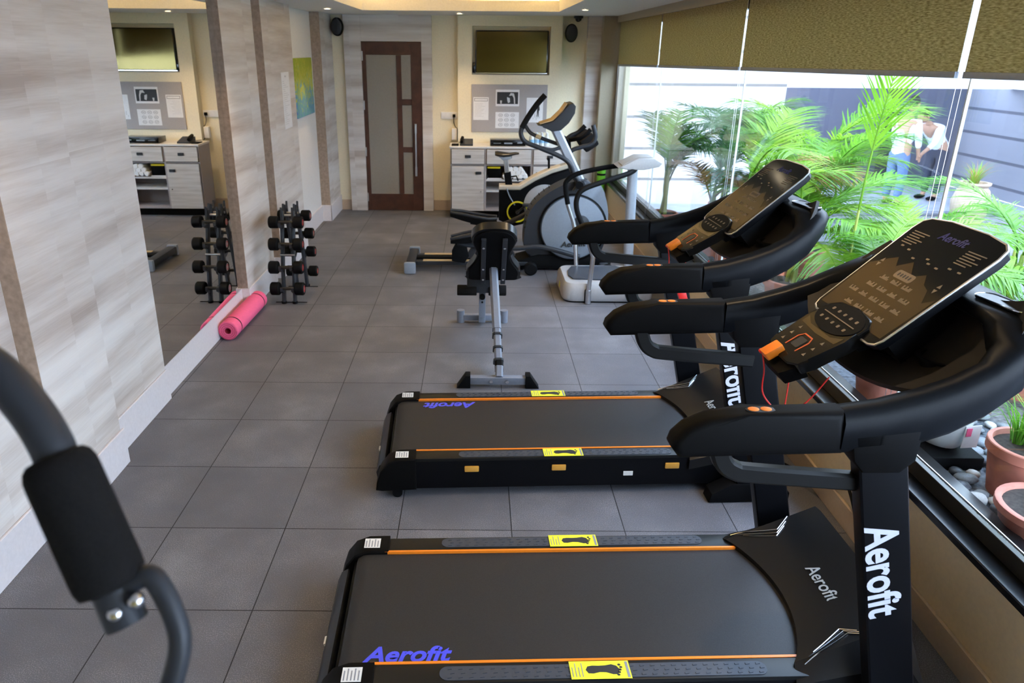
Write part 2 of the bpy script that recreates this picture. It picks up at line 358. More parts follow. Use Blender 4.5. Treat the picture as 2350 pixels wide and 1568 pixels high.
# big mirror between the panels
one('wall_mirror', B().box((-1.866, 3.943, .205), (-1.846, 5.493, 2.368)), M['mirror'], 'large frameless wall mirror set between grey wood panels', 'mirror')
def bb(k, y0, y1, x, h=.195, mt='base'):
    return (B().box((x, y0, 0), (x+.014, y1, h), .003, seg=1), mt)
segs = [(YN, 2.69, X0), (2.676, 3.224, -1.77), (3.224, 3.94, X0), (3.94, 5.487, -1.866), (5.487, 6.314, -1.805), (6.314, 6.406, X0), (6.406, 7.434, -1.77), (7.434, 8.786, -1.88), (8.786, YB, -1.77)]
bl = B()
for y0, y1, x in segs: bl.box((x, y0, 0), (x+.014, y1, .195), .003, seg=1)
for y, xa, xb in ((2.676, X0, -1.77), (5.487, -1.866, -1.805), (6.406, X0, -1.77), (8.786, -1.88, -1.77)): bl.box((xa+.002, y, 0), (xb+.012, y+.013, .195), .002, seg=1)
struct('baseboard_left', bl, M['base'])
struct('baseboard_back', B().box((-1.755, YB-.014, 0), (-1.625, YB, .13)).box((-.55, YB-.014, 0), (-.235, YB, .13)).box((1.03, YB-.014, 0), (1.33, YB, .13)), M['tanbase'])
# ceiling with a lit tray
CX0, CX1, CY0, CY1 = -1.22, .87, .6, 8.38
cb = B()
cb.box((X0-.2, YN, ZC), (CX0, YB+.1, ZC+.11)).box((CX1, YN, ZC), (1.9, YB+.1, ZC+.11)).box((CX0, YN, ZC), (CX1, CY0, ZC+.11)).box((CX0, CY1, ZC), (CX1, YB+.1, ZC+.11))
cb.box((X0-.2, YN, ZC+.36), (1.9, YB+.1, ZC+.42))
struct('ceiling', cb, M['ceil'])
led = B()
for a, b in (((CX0-.10, CY0, ZC+.115), (CX0-.06, CY1, ZC+.135)), ((CX1+.06, CY0, ZC+.115), (CX1+.10, CY1, ZC+.135)), ((CX0, CY1+.06, ZC+.115), (CX1, CY1+.10, ZC+.135))): led.box(a, b)
one('cove_light_strip', led, M['cove'], 'warm glowing light strip hidden in the ceiling recess', 'light')
# back wall: wood surround, door
struct('trim_10', B().box((-1.62, 9.43, 0), (-1.412, YB-.001, ZC), .002, seg=1).box((-.678, 9.43, 0), (-.552, YB-.001, ZC), .002, seg=1).box((-1.412, 9.43, 2.072), (-.678, YB-.001, ZC), .002, seg=1), M['wood'])
d = bpy.data.objects.new('door_1', None); COL.objects.link(d); d['kind'] = 'structure'; ROOTM['door_1'] = Matrix()
yd0, yd1 = 9.45, 9.49
fr = B()
for a, b in (((-1.41, .0), (-1.36, 2.07)), ((-.81, 0), (-.68, 2.07)), ((-.99, .215), (-.93, 1.915)), ((-1.36, 1.915), (-.81, 2.07)), ((-1.36, 0), (-.81, .215)), ((-.93, 1.325), (-.81, 1.40)), ((-.93, .745), (-.81, .815))):
    fr.box((a[0], yd0, a[1]+.003), (b[0], yd1, b[1]), .002, seg=1)
obj('door_leaf', fr, M['walnut'], d)
for a, b in (((-1.362, .213), (-.988, 1.917)), ((-.932, 1.398), (-.808, 1.917)), ((-.932, .813), (-.808, 1.327)), ((-.932, .213), (-.808, .747))):
    obj('glass_panel', B().box((a[0], yd0+.012, a[1]), (b[0], yd1-.008, b[1])), M['frost'], d)
obj('door_handle', B().cyl((-.765, 9.415, .46), (-.765, 9.415, 1.1), .011).cyl((-.765, 9.415, .55), (-.765, 9.452, .55), .008).cyl((-.765, 9.415, 1.0), (-.765, 9.452, 1.0), .008).cyl((-.765, 9.415, .99), (-.765, 9.415, 1.105), .015).cyl((-.765, 9.415, .455), (-.765, 9.415, .57), .015), M['steel'], d)
for z in (.12, .70, 1.27, 1.85): obj('hinge', B().box((-1.412, 9.435, z), (-1.396, 9.45, z+.11), .002), M['steel'], d)
# bulkhead with the television niche
TX0, TX1, TZ0, TZ1, YBK = -.06, .886, 1.70, 2.252, 9.38
bk = B().box((-.232, YBK, 0), (TX0, YB-.001, ZC)).box((TX1, YBK, 0), (1.026, YB-.001, ZC)).box((TX0, YBK, 0), (TX1, YB-.001, TZ0)).box((TX0, YBK, TZ1), (TX1, YB-.001, ZC))
struct('trim_11', bk, M['cream'])
tv = thing('television', 'black flat television hung in the recessed wall niche', 'television', (.42, 9.46, 1.71))
obj('housing', B().box((-.02, 9.425, 1.712), (.866, 9.485, 2.205), .006), M['blkg'], tv)
obj('screen', B().box((-.005, 9.4225, 1.73), (.851, 9.426, 2.192)), M['screen'], tv)
obj('bezel_strip', B().box((-.018, 9.421, 1.713), (.864, 9.4255, 1.722)), M['chrome'], tv)
obj('side_box', B().box((-.05, 9.41, 1.72), (-.022, 9.46, 1.84), .004), M['blkg'], tv)
# right wall column and low wall under the window
struct('trim_12', B().box((1.335, 9.40, 0), (1.50, YB-.001, ZC), .002, seg=1), M['wood'])
struct('trim_13', B().box((1.50, 9.28, 0), (1.80, YB-.001, ZC), .003, seg=1), M['taupe'])
SZ = .455
struct('wall_right', B().box((XW, YN, 0), (1.80, 9.279, SZ-.03)), M['beige'])
struct('baseboard_right', B().box((XW-.014, YN, 0), (XW-.001, 9.279, .115), .003, seg=1), M['tanbase'])
struct('trim_14', B().box((XW-.03, YN, SZ-.03), (1.86, 9.279, SZ), .004, seg=1), M['sillm'])
struct('trim_15', B().box((XW, YN, 2.30), (1.80, 9.279, ZC)), M['taupe'])
# windows: frame + glass, one per bay
WY = [YN, .42, 2.67, 4.92, 7.17, 9.279]
for i in range(5):
    y0, y1 = WY[i], WY[i+1]
    w = struct('window_%d' % (i+1), B().box((1.70, y0, SZ+.001), (1.7215, y1-.001, SZ+.062), .002, seg=1).box((1.70, y0, 2.24), (1.745, y1-.001, 2.30), .002, seg=1), M['alu'])
    if i == 4: obj('jamb', B().box((1.70, y1-.09, SZ+.06), (1.76, y1-.04, 2.24)).box((1.70, y1-.04, SZ+.06), (1.76, y1-.002, 2.24)), [M['brass']], w)
    obj('glass', B().box((1.722, y0+.002, SZ+.06), (1.728, y1-.004, 2.245)), M['glass'], w)
    obj('edge_strip', B().box((1.729, y0, SZ+.002), (1.733, y1-.001, SZ+.064)), M['steel'], w)
    if i < 4: obj('glass_joint', B().box((1.719, y1-.006, SZ+.06), (1.731, y1+.001, 2.245)), M['plastic'], w)
# roller blinds
bnames = ['olive brown roller blind nearest the camera, cut by the top right corner', 'widest olive roller blind above the two treadmill consoles', 'olive roller blind second from the far window corner', 'smallest olive roller blind at the far window corner']
BY = [(.45, 2.655), (2.70, 4.905), (4.95, 7.14), (7.19, 9.20)]
for (y0, y1), lb in zip(BY, bnames):
    zb = lambda y: 1.962-.0142*y
    t = thing('roller_blind', lb, 'blind', (1.69, (y0+y1)/2, zb(y0)), 0, 'roller blinds along the window')
    obj('fabric', B().prism([(y0, zb(y0)), (y1, zb(y1)), (y1, 2.36), (y0, 2.36)], 'yz', 1.686, 1.6885), M['blind'], t)
    obj('bottom_bar', B().prism([(y0, zb(y0)-.018), (y1, zb(y1)-.018), (y1, zb(y1)+.004), (y0, zb(y0)+.004)], 'yz', 1.679, 1.695, .003), M['mgrey'], t)
    obj('roller', B().cyl((1.69, y0, 2.335), (1.69, y1, 2.335), .024), M['taupe'], t)
    for yy in (y0-.006, y1+.006): obj('guide_wire', B().cyl((1.69, yy, SZ+.001), (1.69, yy, 2.34), .0012, seg=6), M['steel'], t)
# ceiling lamps
def downlight(x, y, label, e, cone=75, vis=True, aim=None, blend=.5):
    t = thing('downlight', label, 'light', (x, y, ZC), 0, 'ceiling downlights')
    obj('trim_ring', B().lathe([(.030, .0), (.047, 0), (.047, -.006), (.032, -.006), (.030, 0)], (x, y, ZC-.001)), M['white'], t)
    obj('lens', B().cyl((x, y, ZC-.0035), (x, y, ZC-.0015), .0295), M['lamp'], t)
    l = bpy.data.lights.new('lamp', 'SPOT'); l.energy = e; l.color = (1, .72, .42); l.spot_size = math.radians(cone); l.spot_blend = blend; l.shadow_soft_size = .03
    o = bpy.data.objects.new('lamp', l); COL.objects.link(o); o.parent = t; o.location = (0, 0, -.012)
    if aim: o.rotation_euler = (V(aim)-V((x, y, ZC))).to_track_quat('-Z', 'Y').to_euler()
downlight(-1.53, 8.05, 'small lit ceiling downlight above the colourful painting', 22, 50, blend=.35)
for i, (x, y) in enumerate(((-1.45, 5.2), (1.08, 5.2), (1.08, 7.9), (-1.45, 2.4), (1.08, 2.4), (-1.45, -.2), (1.08, -.2), (-.2, 8.9))):
    downlight(x, y, ['ceiling downlight over the dumbbell rack side', 'ceiling downlight over the far treadmill', 'ceiling downlight over the elliptical trainer', 'ceiling downlight over the near left wall', 'ceiling downlight over the near treadmill', 'ceiling downlight behind the camera on the mirror side', 'ceiling downlight behind the camera on the window side', 'ceiling downlight in front of the cabinet'][i], (30, 30, 34, 13, 30, 13, 30, 34)[i], 88, blend=.9)

# ------------------------------------------------------------------ back-wall fittings
pb = thing('hanging_pinboard', 'grey felt pinboard below the television', 'pinboard', (.406, 9.378, 1.02))
obj('felt_panel', B().box((-.062, 9.367, 1.02), (.873, 9.3785, 1.588), .002, seg=1), M['felt'], pb)
def sheet(label, x0, x1, z0, z1, detail):
    t = thing('hanging_notice', label, 'paper', ((x0+x1)/2, 9.366, z0), 0, 'sheets pinned to the grey board')
    obj('sheet', B().box((x0, 9.365, z0), (x1, 9.3665, z1)), M['paper'], t)
    return t
def printq(t, name, rects, mt, y=9.3644):
    b = B()
    for x0, x1, z0, z1 in rects: b.box((x0, y, z0), (x1, 9.3651, z1))
    return obj(name, b, M[mt], t)
s1 = sheet('tall white notice with a boxed heading at the left of the pinboard', -.04, .15, 1.165, 1.437, 0)
printq(s1, 'heading_box', [(-.028, .138, 1.39, 1.394), (-.028, .138, 1.418, 1.422), (-.028, -.024, 1.39, 1.422), (.134, .138, 1.39, 1.422)], 'ink')
printq(s1, 'text_lines', [(-.02, .06+.07*random.random(), z, z+.004) for z in [1.36-.017*i for i in range(10)]], 'lightink')
s2 = sheet('landscape black photo print at the top of the pinboard', .237, .527, 1.332, 1.528, 0)
printq(s2, 'photo', [(.252, .513, 1.358, 1.50)], 'ink')
b_ = B(); b_.prism([(.42, 1.49), (.46, 1.485), (.475, 1.43), (.478, 1.36), (.465, 1.36), (.458, 1.43), (.44, 1.46), (.40, 1.455)], 'xz', 9.3638, 9.3645).prism([(.375, 1.44), (.41, 1.43), (.415, 1.38), (.39, 1.37), (.38, 1.40)], 'xz', 9.3638, 9.3645).prism([(.29, 1.40), (.315, 1.40), (.31, 1.362), (.295, 1.362)], 'xz', 9.3638, 9.3645)
obj('pale_figure', b_, M['lightink'], s2)
s3 = sheet('white sheet of nine round diagrams low on the pinboard', .237, .529, 1.068, 1.262, 0)
dg = B()
for i in range(3):
    for j in range(3):
        cx, cz = .30+.075*i, 1.225-.058*j
        for k in range(14):
            a = 2*PI*k/14; dg.box((cx+.024*math.cos(a)-.004, 9.3644, cz+.018*math.sin(a)-.0025), (cx+.024*math.cos(a)+.004, 9.3651, cz+.018*math.sin(a)+.0025))
        dg.box((cx-.012, 9.3644, cz-.003), (cx+.012, 9.3651, cz+.003))
obj('diagrams', dg, M['greyink'], s3)
s4 = sheet('white sheet with a standing figure at the right of the pinboard', .62, .825, 1.14, 1.435, 0)
fg = B().prism([(.755, 1.36), (.775, 1.36), (.78, 1.33), (.785, 1.29), (.775, 1.28), (.774, 1.21), (.765, 1.21), (.763, 1.27), (.758, 1.21), (.75, 1.21), (.752, 1.29)], 'xz', 9.3644, 9.3651).prism([(.76+.008*math.cos(a), 1.37+.01*math.sin(a)) for a in [k*PI/4 for k in range(8)]], 'xz', 9.3644, 9.3651)
obj('drawn_figure', fg, M['ink'], s4)
printq(s4, 'faint_drawing', [(.64+.02*i, .65+.02*i, 1.17+.01*((i*7) % 5), 1.19+.01*((i*5) % 7)) for i in range(8)], 'lightink')
# sockets and charger
so = thing('wall_socket', 'white double wall socket with a black plug', 'socket', (-.34, 9.499, 1.165))
obj('plate', B().box((-.445, 9.488, 1.165), (-.243, 9.4995, 1.247), .003), M['paper'], so)
obj('plug', B().box((-.30, 9.455, 1.185), (-.265, 9.489, 1.222), .005), M['blk'], so)
obj('plug_cable', B().tube([(-.282, 9.46, 1.19), (-.285, 9.455, 1.13), (-.265, 9.46, 1.07), (-.24, 9.47, 1.04), (-.236, 9.47, .90), (-.20, 9.3, .896), (-.10, 9.2, .895)], .004, 6, 5), M['blk'], so)
# loudspeakers and camera dome
def wall_speaker(x, y, z, lb, face):
    t = thing('wall_speaker', lb, 'speaker', (x, y+.08, z), 0, 'black wall loudspeakers')
    sgn = 1
    def prof(d): return [(x+.075*math.cos(a)*d, z+.105*math.sin(a)*d) for a in [2*PI*k/22 for k in range(22)]]
    b = B(); 
    b.loft([[(px, y+yy, pz) for px, pz in prof(d)] for yy, d in ((.085, .55), (.075, .8), (.03, 1.0), (-.01, 1.0), (-.03, .93))])
    obj('cabinet', b, M['blkm'], t)
    g = B(); g.loft([[(px, y+yy, pz) for px, pz in prof(d)] for yy, d in ((-.028, .88), (-.04, .82), (-.046, .6))]); obj('grille', g, M['dgrey'], t)
    obj('bracket', B().box((x-.02, y+.07, z-.02), (x+.02, 9.499, z+.02), .003), M['blkm'], t)
wall_speaker(-1.675, 9.36, 2.23, 'round black loudspeaker high in the corner left of the door', 0)
wall_speaker(1.13, 9.36, 2.18, 'round black loudspeaker right of the television bulkhead', 0)
cam_d = thing('ceiling_camera', 'small dark dome camera on the ceiling near the right loudspeaker', 'camera', (1.2, 9.32, ZC))
obj('mount', B().lathe([(.055, 0), (.055, -.025), (.045, -.03), (0.001, -.03)], (1.2, 9.32, ZC-.001)), M['dgrey'], cam_d)
obj('dome', B().ball((1.2, 9.32, ZC-.032), .04, (1, 1, .9)), M['blkg'], cam_d)
# painting and wall notice on the left
pt = thing('picture_canvas', 'unframed blue green abstract canvas on the left wall', 'painting', (-1.879, 8.13, 1.3))
obj('canvas', B().box((-1.879, 7.78, 1.30), (-1.845, 8.60, 1.89), .003, seg=1), M['painting'], pt)
nn = thing('wall_notice', 'tall white printed notice on the left wood pilaster beside the canvas', 'paper', (-1.769, 7.06, 1.28))
obj('sheet', B().box((-1.769, 6.92, 1.28), (-1.767, 7.2, 1.78)), M['paper'], nn)
tl = B()
for i in range(22): tl.box((-1.767, 6.95, 1.70-.018*i), (-1.7665, 7.0+.17*random.random(), 1.704-.018*i))
tl.box((-1.767, 7.03, 1.735), (-1.7665, 7.09, 1.75))
obj('text_lines', tl, M['lightink'], nn)

# ------------------------------------------------------------------ cabinet and what stands on it
mcab, n_, b_m = nt('cabinet_wood'); tc_ = N(n_, 'ShaderNodeTexCoord'); mp_ = N(n_, 'ShaderNodeMapping'); mp_.inputs['Scale'].default_value = (2, 2, 26); L(n_, tc_.outputs['Object'], mp_.inputs[0])
nz_ = N(n_, 'ShaderNodeTexNoise', i_Scale=1.5, i_Detail=5.0); L(n_, mp_.outputs[0], nz_.inputs['Vector'])
L(n_, ramp(n_, nz_.outputs[0], [(.3, (.52, .48, .45)), (.5, (.62, .585, .56)), (.7, (.69, .66, .64))]), b_m.inputs['Base Color']); b_m.inputs['Roughness'].default_value = .5
YF = 9.0; YC = 9.378; ct = .885; cb0 = .095
cols = [-.315, .115, .685, 1.115]
ca = thing('storage_cabinet', 'pale grey wood cabinet with drawers and open shelves under the pinboard', 'cabinet', (.4, 9.19, 0))
c_ = B()
for x in cols: c_.box((max(x-.012, -.315), YF, cb0), (min(x+.012, 1.115), YC, ct-.025), .001, seg=1)
c_.box((-.315, YF+.001, cb0), (1.115, YC, cb0+.02)).box((-.3, YC-.012, cb0), (1.1, YC-.001, ct-.026)).box((-.31, YF+.004, .655), (1.11, YC, .67))
obj('carcass', c_, M['cabgap'], ca)
obj('plinth', B().box((-.28, YF+.06, 0), (1.08, YC, cb0-.001)), M['blkm'], ca)
obj('countertop', B().box((-.325, YF-.015, ct-.024), (1.125, YC, ct), .003, seg=1), M['marble'], ca)
obj('shelf', B().box((.127, YF+.01, .465), (.673, YC-.013, .487)), M['marble'], ca)
obj('shelf', B().box((.127, YF+.01, .33), (.673, YC-.013, .35)), M['marble'], ca)
for i in range(3):
    x0, x1 = cols[i]+.014, cols[i+1]-.014
    dr = obj('drawer', B().box((x0+.002, YF-.024, .678), (x1-.002, YF-.001, ct-.034), .002, seg=1), mcab, ca)
    cx = (x0+x1)/2
    obj('handle', B().box((cx-.036, YF-.036, .752), (cx+.036, YF-.0245, .786), .004), M['dgrey'], dr)
    if i != 1:
        do = obj('door', B().box((x0+.002, YF-.024, cb0+.006), (x1-.002, YF-.001, .650), .002, seg=1), mcab, ca)
        hx = x1-.07 if i == 0 else x0+.07
        obj('handle', B().box((hx-.036, YF-.036, .552), (hx+.036, YF-.0245, .586), .004), M['dgrey'], do)
        obj('lock', B().cyl((hx+.03, YF-.028, .34), (hx+.03, YF-.0245, .34), .008), M['chrome'], do)
# towels rolled in a pile
k = 0
for row, n in enumerate((5, 4, 3)):
    for i in range(n):
        x = .36+.062*i+.031*row; z = .487+.0385+.044*row
        b = B(); pr = [(.033*(1+.1*math.sin(3*a+i)), a) for a in [2*PI*q/14 for q in range(14)]]
        b.loft([[(x+r*s_*math.cos(a), y, z+r*s_*math.sin(a)) for r, a in pr] for y, s_ in ((8.992, .75), (9.002, 1), (9.18, 1), (9.195, .8))])
        o = one('rolled_towel', b, M['towel'], 'rolled white towel in the pile on the cabinet shelf', 'towel', 'rolled towels on the cabinet shelf'); k += 1
one('dark_box', B().box((.15, 9.03, .5012), (.31, 9.28, .62), .006), M['blk'], 'dark box on the cabinet shelf left of the towels', 'box')
one('paper_stack', B().box((.14, 9.02, .488), (.32, 9.3, .50), .002, seg=1), M['paper'], 'stack of white papers under the dark box', 'papers')
one('yellow_folder', B().box((.14, 9.01, .6205), (.30, 9.28, .640), .002, seg=1), M['yel'], 'yellow folder lying on the dark box in the cabinet', 'folder')
dv = thing('video_recorder', 'black video recorder box on the cabinet top', 'recorder', (.39, 9.12, ct))
obj('housing', B().box((.17, 9.03, ct+.006), (.60, 9.26, ct+.075), .006), M['blkg'], dv)
obj('front_buttons', B().box((.21, 9.027, ct+.035), (.30, 9.031, ct+.04)).box((.34, 9.027, ct+.03), (.44, 9.031, ct+.045)).box((.50, 9.027, ct+.035), (.56, 9.031, ct+.05)), M['mgrey'], dv)
for x in (.20, .57): obj('foot', B().cyl((x, 9.1, ct+.0005), (x, 9.1, ct+.008), .015), M['blkm'], dv)
ph = thing('telephone', 'dark grey desk telephone on the left of the cabinet top', 'telephone', (-.12, 9.14, ct))
obj('body', B().prism([(9.05, ct+.001), (9.25, ct+.001), (9.25, ct+.065), (9.05, ct+.02)], 'yz', -.2, -.04, .004), M['dgrey'], ph)
obj('handset', B().tube([(-.18, 9.07, ct+.045), (-.175, 9.15, ct+.07), (-.17, 9.23, ct+.08)], .02, 8, 4), M['blkm'], ph)
one('wall_dispenser', B().box((-.31, 9.43, .91), (-.245, 9.498, 1.05), .008), M['paper'], 'small white dispenser on the cream wall below the socket', 'dispenser')
one('black_notebook', B().box((-.30, 9.04, ct+.0005), (-.215, 9.2, ct+.012), .003), M['blkm'], 'flat black notebook at the left end of the cabinet top', 'notebook')
for i in range(8):
    x, y = .68+.062*(i % 4), 9.09+.09*(i//4)
    t = thing('water_bottle', 'small clear water bottle with blue label on the cabinet top', 'bottle', (x, y, ct), 0, 'water bottles on the cabinet')
    obj('bottle', B().lathe([(.001, .001), (.026, .001), (.028, .01), (.027, .07), (.028, .09), (.02, .115), (.011, .13), (.011, .14)], (x, y, ct), cap=True, seg=14), M['plastic'], t)
    obj('cap', B().cyl((x, y, ct+.139), (x, y, ct+.155), .0125, seg=12), M['paper'], t)
    obj('label', B().cyl((x, y, ct+.04), (x, y, ct+.078), .0288, seg=14), M['bottle'], t)
# green mat upright in the corner
gm = thing('green_mat', 'bright green rolled mat standing upright in the far corner', 'mat', (1.575, 9.2, 0))
obj('roll', B().lathe([(.001, .001), (.05, .001), (.052, .006), (.052, .60), (.05, .607), (.02, .607), (.018, .59), (.001, .59)], (1.575, 9.2, 0), cap=True), M['green'], gm)
for z in (.12, .52): obj('strap', B().lathe([(.0535, z), (.0535, z+.025), (.052, z+.025), (.052, z), (.0535, z)], (1.575, 9.2, 0)), M['blkm'], gm)
# ------------------------------------------------------------------ treadmills
LOGO = 'Aerofit'
def treadmill(loc, rz, label):
    t = thing('treadmill', label, 'treadmill', loc, rz, 'treadmills by the window')
    A = dict(parent=t, local=True)
    # chassis
    ch = B().box((-.44, -.30, .06), (1.30, .30, .165), .01)
    for s in (-1, 1): ch.prism([(-.45, .045), (1.20, .045), (1.26, .19), (-.36, .19)], 'xz', s*.285, s*.348, .006)
    obj('deck_frame', ch, M['post'], **A)
    bt = [( -.425, .12), (-.435, .15), (-.425, .18), (-.405, .193), (-.38, .196), (1.15, .196), (1.15, .17), (-.36, .17)]
    belt = obj('running_belt', B().prism(bt, 'xz', -.262, .262), M['belt'], **A)
    for s in (-1, 1):
        r = obj('side_rail', B().box((-.33, s*.272 if s > 0 else -.347, .188), (1.06, .347 if s > 0 else -.272, .205), .004), M['rail'], **A)
        obj('trim_stripe', B().box((-.325, s*.268-.0045, .195), (1.03, s*.268+.0045, .2065)), M['orange'], r, True)
        vc = s*.313; b = B(); b.prism([(x, vc+y) for x, y in rrect(1.01, .052, .025, 5, .395, 0)], 'xy', .2045, .2075)
        for i in range(30):
            for j in (-1, 0, 1):
                x = -.085+i*.033+(.008 if j == 0 else 0)
                b.prism([(x, vc+j*.016-.004), (x+.013, vc+j*.016-.002), (x+.013, vc+j*.016+.004), (x, vc+j*.016+.002)], 'xy', .207, .2092)
        obj('grip_pad', b, M['pad'], r, True)
        x0, x1 = (.305, .49) if s > 0 else (.29, .475)
        st = obj('footprint_sticker', B().box((x0, vc-.034, .2093), (x1, vc+.034, .2101)), M['yellow'], r, True)
        f = B(); cx = x0+.10
        pts = [(-.045, 0, .013), (-.03, .001, .015), (-.01, .003, .012), (.01, .003, .013), (.03, .001, .019), (.045, -.002, .016)]
        up = [(cx+x, vc+y+w) for x, y, w in pts]+[(cx+.053, vc)]; dn = [(cx+x, vc+y-w) for x, y, w in pts][::-1]
        f.prism([(cx-.052, vc)]+up+dn, 'xy', .2101, .2106)
        for q in range(5): f.prism([(cx+.058-.004*abs(q-1)+.005*math.cos(a), vc+.018-.0095*q+.0042*math.sin(a)) for a in [k*PI/4 for k in range(8)]], 'xy', .2101, .2106)
        obj('footprint', f, M['ink'], st, True)
        w = B()
        for q in range(4): w.box((x0+.006+.010*q, vc-.026, .2101), (x0+.0085+.010*q, vc+.01+.016*((q*3) % 2), .2106))
        w.box((x1-.012, vc-.03, .2101), (x1-.004, vc+.03, .2106)); obj('warning_text', w, M['greyink'], st, True)
        # rear end cap
        c = B(); prof = [(-.47, .045), (-.50, .045), (-.495, .085), (-.475, .145), (-.44, .19), (-.39, .210), (-.31, .211), (-.31, .045)]
        c.prism(prof, 'xz', .262 if s > 0 else -.362, .362 if s > 0 else -.262, .012, 3)
        e = obj('end_cap', c, M['blk'], **A)
        obj('barcode_label', B().box((-.405, vc-.03, .2112), (-.345, vc+.025, .212)), M['label'], e, True)
        bc = B()
        for q in range(5): bc.box((-.40+.011*q, vc-.025, .212), (-.396+.011*q, vc+.012+.008*(q % 2), .2124))
        obj('barcode', bc, M['greyink'], e, True)
        obj('foot_roller', B().cyl((-.40, s*.33-.02, .024), (-.40, s*.33+.02, .024), .0235), M['blkm'], **A)
    rc = obj('rear_cover', B().prism([(-.50, .045), (-.505, .085), (-.49, .12), (-.465, .135), (-.455, .12), (-.455, .045)], 'xz', -.262, .262, .004), M['dgrey'], **A)
    obj('small_sticker', B().box((-.5045, -.08, .09), (-.4975, -.045, .103), rot=Matrix.Rotation(-.35, 3, 'Y')), M['label'], rc, True)
    for u in (-.05, .36, .90): obj('side_reflector', B().box((u-.034, -.356, .135), (u+.034, -.346, .165), .008), M['amber'], **A)
    obj('side_label', B().box((.67, -.3515, .10), (.715, -.348, .122)), M['label'], **A)
    # belt logo
    lm = text_mesh(LOGO, .086, .0004, .0025, .28, 1.06)
    if t.name.endswith('.001'): lm.transform(basis((-.145, .214, .1965), (-1, 0, 0), (0, -1, 0)))
    else: lm.transform(basis((-.216, -.228, .1965), (1, 0, 0), (0, 1, 0)))
    obj('lettering', lm, M['blue'], belt, True, flat=True)
    # motor cover
    def ub(v): return 1.083-.085*min(1, abs(v)/.30)**2-.02*max(0, (abs(v)-.27)/.09)
    def uf(v): return 1.325-.02*max(0, (abs(v)-.27)/.09)
    def zs(a, v):
        side = max(0, (abs(v)-.305)/.057)
        return .214+(.362-.214)*a-(.030+.075*a)*min(1, side)
    def mc(i, j):
        v = -.362+.724*j
        if i <= .7:
            a = i/.7; return (ub(v)+(uf(v)-ub(v))*a, v, zs(a, v))
        a = (i-.7)/.3; z = zs(1, v); return (uf(v)+.115*a, v, z+(.09-z)*a)
    b = B().grid(mc, 20, 24)
    bmesh.ops.recalc_face_normals(b.bm, faces=b.bm.faces)
    edges = [e for e in b.bm.edges if e.is_boundary]
    r = bmesh.ops.extrude_edge_only(b.bm, edges=edges)
    for g in r['geom']:
        if isinstance(g, bmesh.types.BMVert): g.co.z = min(g.co.z-.05, .16) if g.co.z > .1 else .05
    cov = obj('motor_cover', b, M['coverm'], ang=22, **A)
    lm = text_mesh(LOGO, .062, .0006, .0006, .2, .95)
    o_ = V((1.195, -.03, zs(.463, 0)+.003)); sl = (zs(1, 0)-zs(0, 0))/.25
    lm.transform(basis(o_, (0, -1, 0), (1, 0, sl))); obj('lettering', lm, M['greyl'], cov, True, flat=True)
    for s in (-1, 1):
        cb2 = B()
        for k, off in enumerate((0, .020, .038)):
            a0 = (1.015+.018*k, s*(.318-off*.75)); a1 = (1.165-.006*k, s*(.262-off*.7)); a2 = (1.215-.012*k, s*(.300-off*.9))
            for p, q in ((a0, a1), (a1, a2)):
                pts = []
                for m in range(7):
                    f_ = m/6; u = p[0]+(q[0]-p[0])*f_; v = p[1]+(q[1]-p[1])*f_
                    aa = min(1, max(0, (u-ub(v))/(uf(v)-ub(v)))); pts.append((u, v, zs(aa, v)+.003))
                cb2.tube(pts, .0019, 6)
        obj('chevron_trim', cb2, M['chrome'], cov, True)
    # uprights
    for s in (-1, 1):
        v0, v1 = (.388, .442) if s > 0 else (-.442, -.388)
        up = obj('upright', B().prism([(.955, 1.05), (1.085, 1.05), (1.335, .02), (1.20, .02)], 'xz', v0, v1, .012, 3), M['post'], **A)
        obj('upright_collar', B().prism([(.925, 1.10), (1.11, 1.12), (1.105, 1.02), (1.07, .985), (.975, .985), (.945, 1.02)], 'xz', s*.415-.036, s*.415+.036, .012), M['blk'], **A)
        obj('base_foot', B().prism([(1.06, .004), (1.44, .004), (1.44, .05), (1.34, .10), (1.16, .10), (1.07, .05)], 'xz', s*.405-.042, s*.405+.042, .006), M['blkm'], **A)
        if s < 0:
            lm = text_mesh(LOGO, .124, .0005, .003, 0, .86)
            dx = V((.245, 0, -1)); lm.transform(basis((1.091, -.4428, .672), dx, (1, 0, .245))); obj('lettering', lm, M['whitel'], up, True, flat=True)
        # handlebar
        h = B(); pr = [(.478, 1.062), (.500, 1.032), (.915, 1.040), (.900, 1.160), (.66, 1.152), (.565, 1.142), (.512, 1.115), (.484, 1.085)]
        h.prism(pr, 'xz', s*.415-.035, s*.415+.035, .022, 4)
        hb = obj('handlebar', h, M['foam'] if False else M['blk'], ang=50, **A)
        for q in (0, 1):
            c0 = .682+.032*q
            obj('speed_button', B().prism([(c0+.0145*math.cos(a), s*.415+.011*math.sin(a)) for a in [k*PI/6 for k in range(12)]], 'xy', 1.150, 1.1565, .002), M['orange'], hb, True)
        obj('button_ring', B().prism([(.702+.040*math.cos(a), s*.415+.016*math.sin(a)) for a in [k*PI/10 for k in range(20)]], 'xy', 1.149, 1.1545, .001), M['dgrey'], hb, True)
        obj('support_bar', B().bar([(.615, s*.40, 1.05), (.628, s*.40, 1.005), (.655, s*.40, .975), (.71, s*.40, .962), (1.02, s*.40, .932)], .048, .034, smooth=5, up=(0, 1, 0)) if False else
            B().bar([(.610, s*.40, 1.05), (.628, s*.40, 1.00), (.66, s*.40, .972), (.72, s*.40, .960), (1.03, s*.40, .930)], .036, .050, smooth=5, up=(0, 1, 0)), M['rail'], **A)
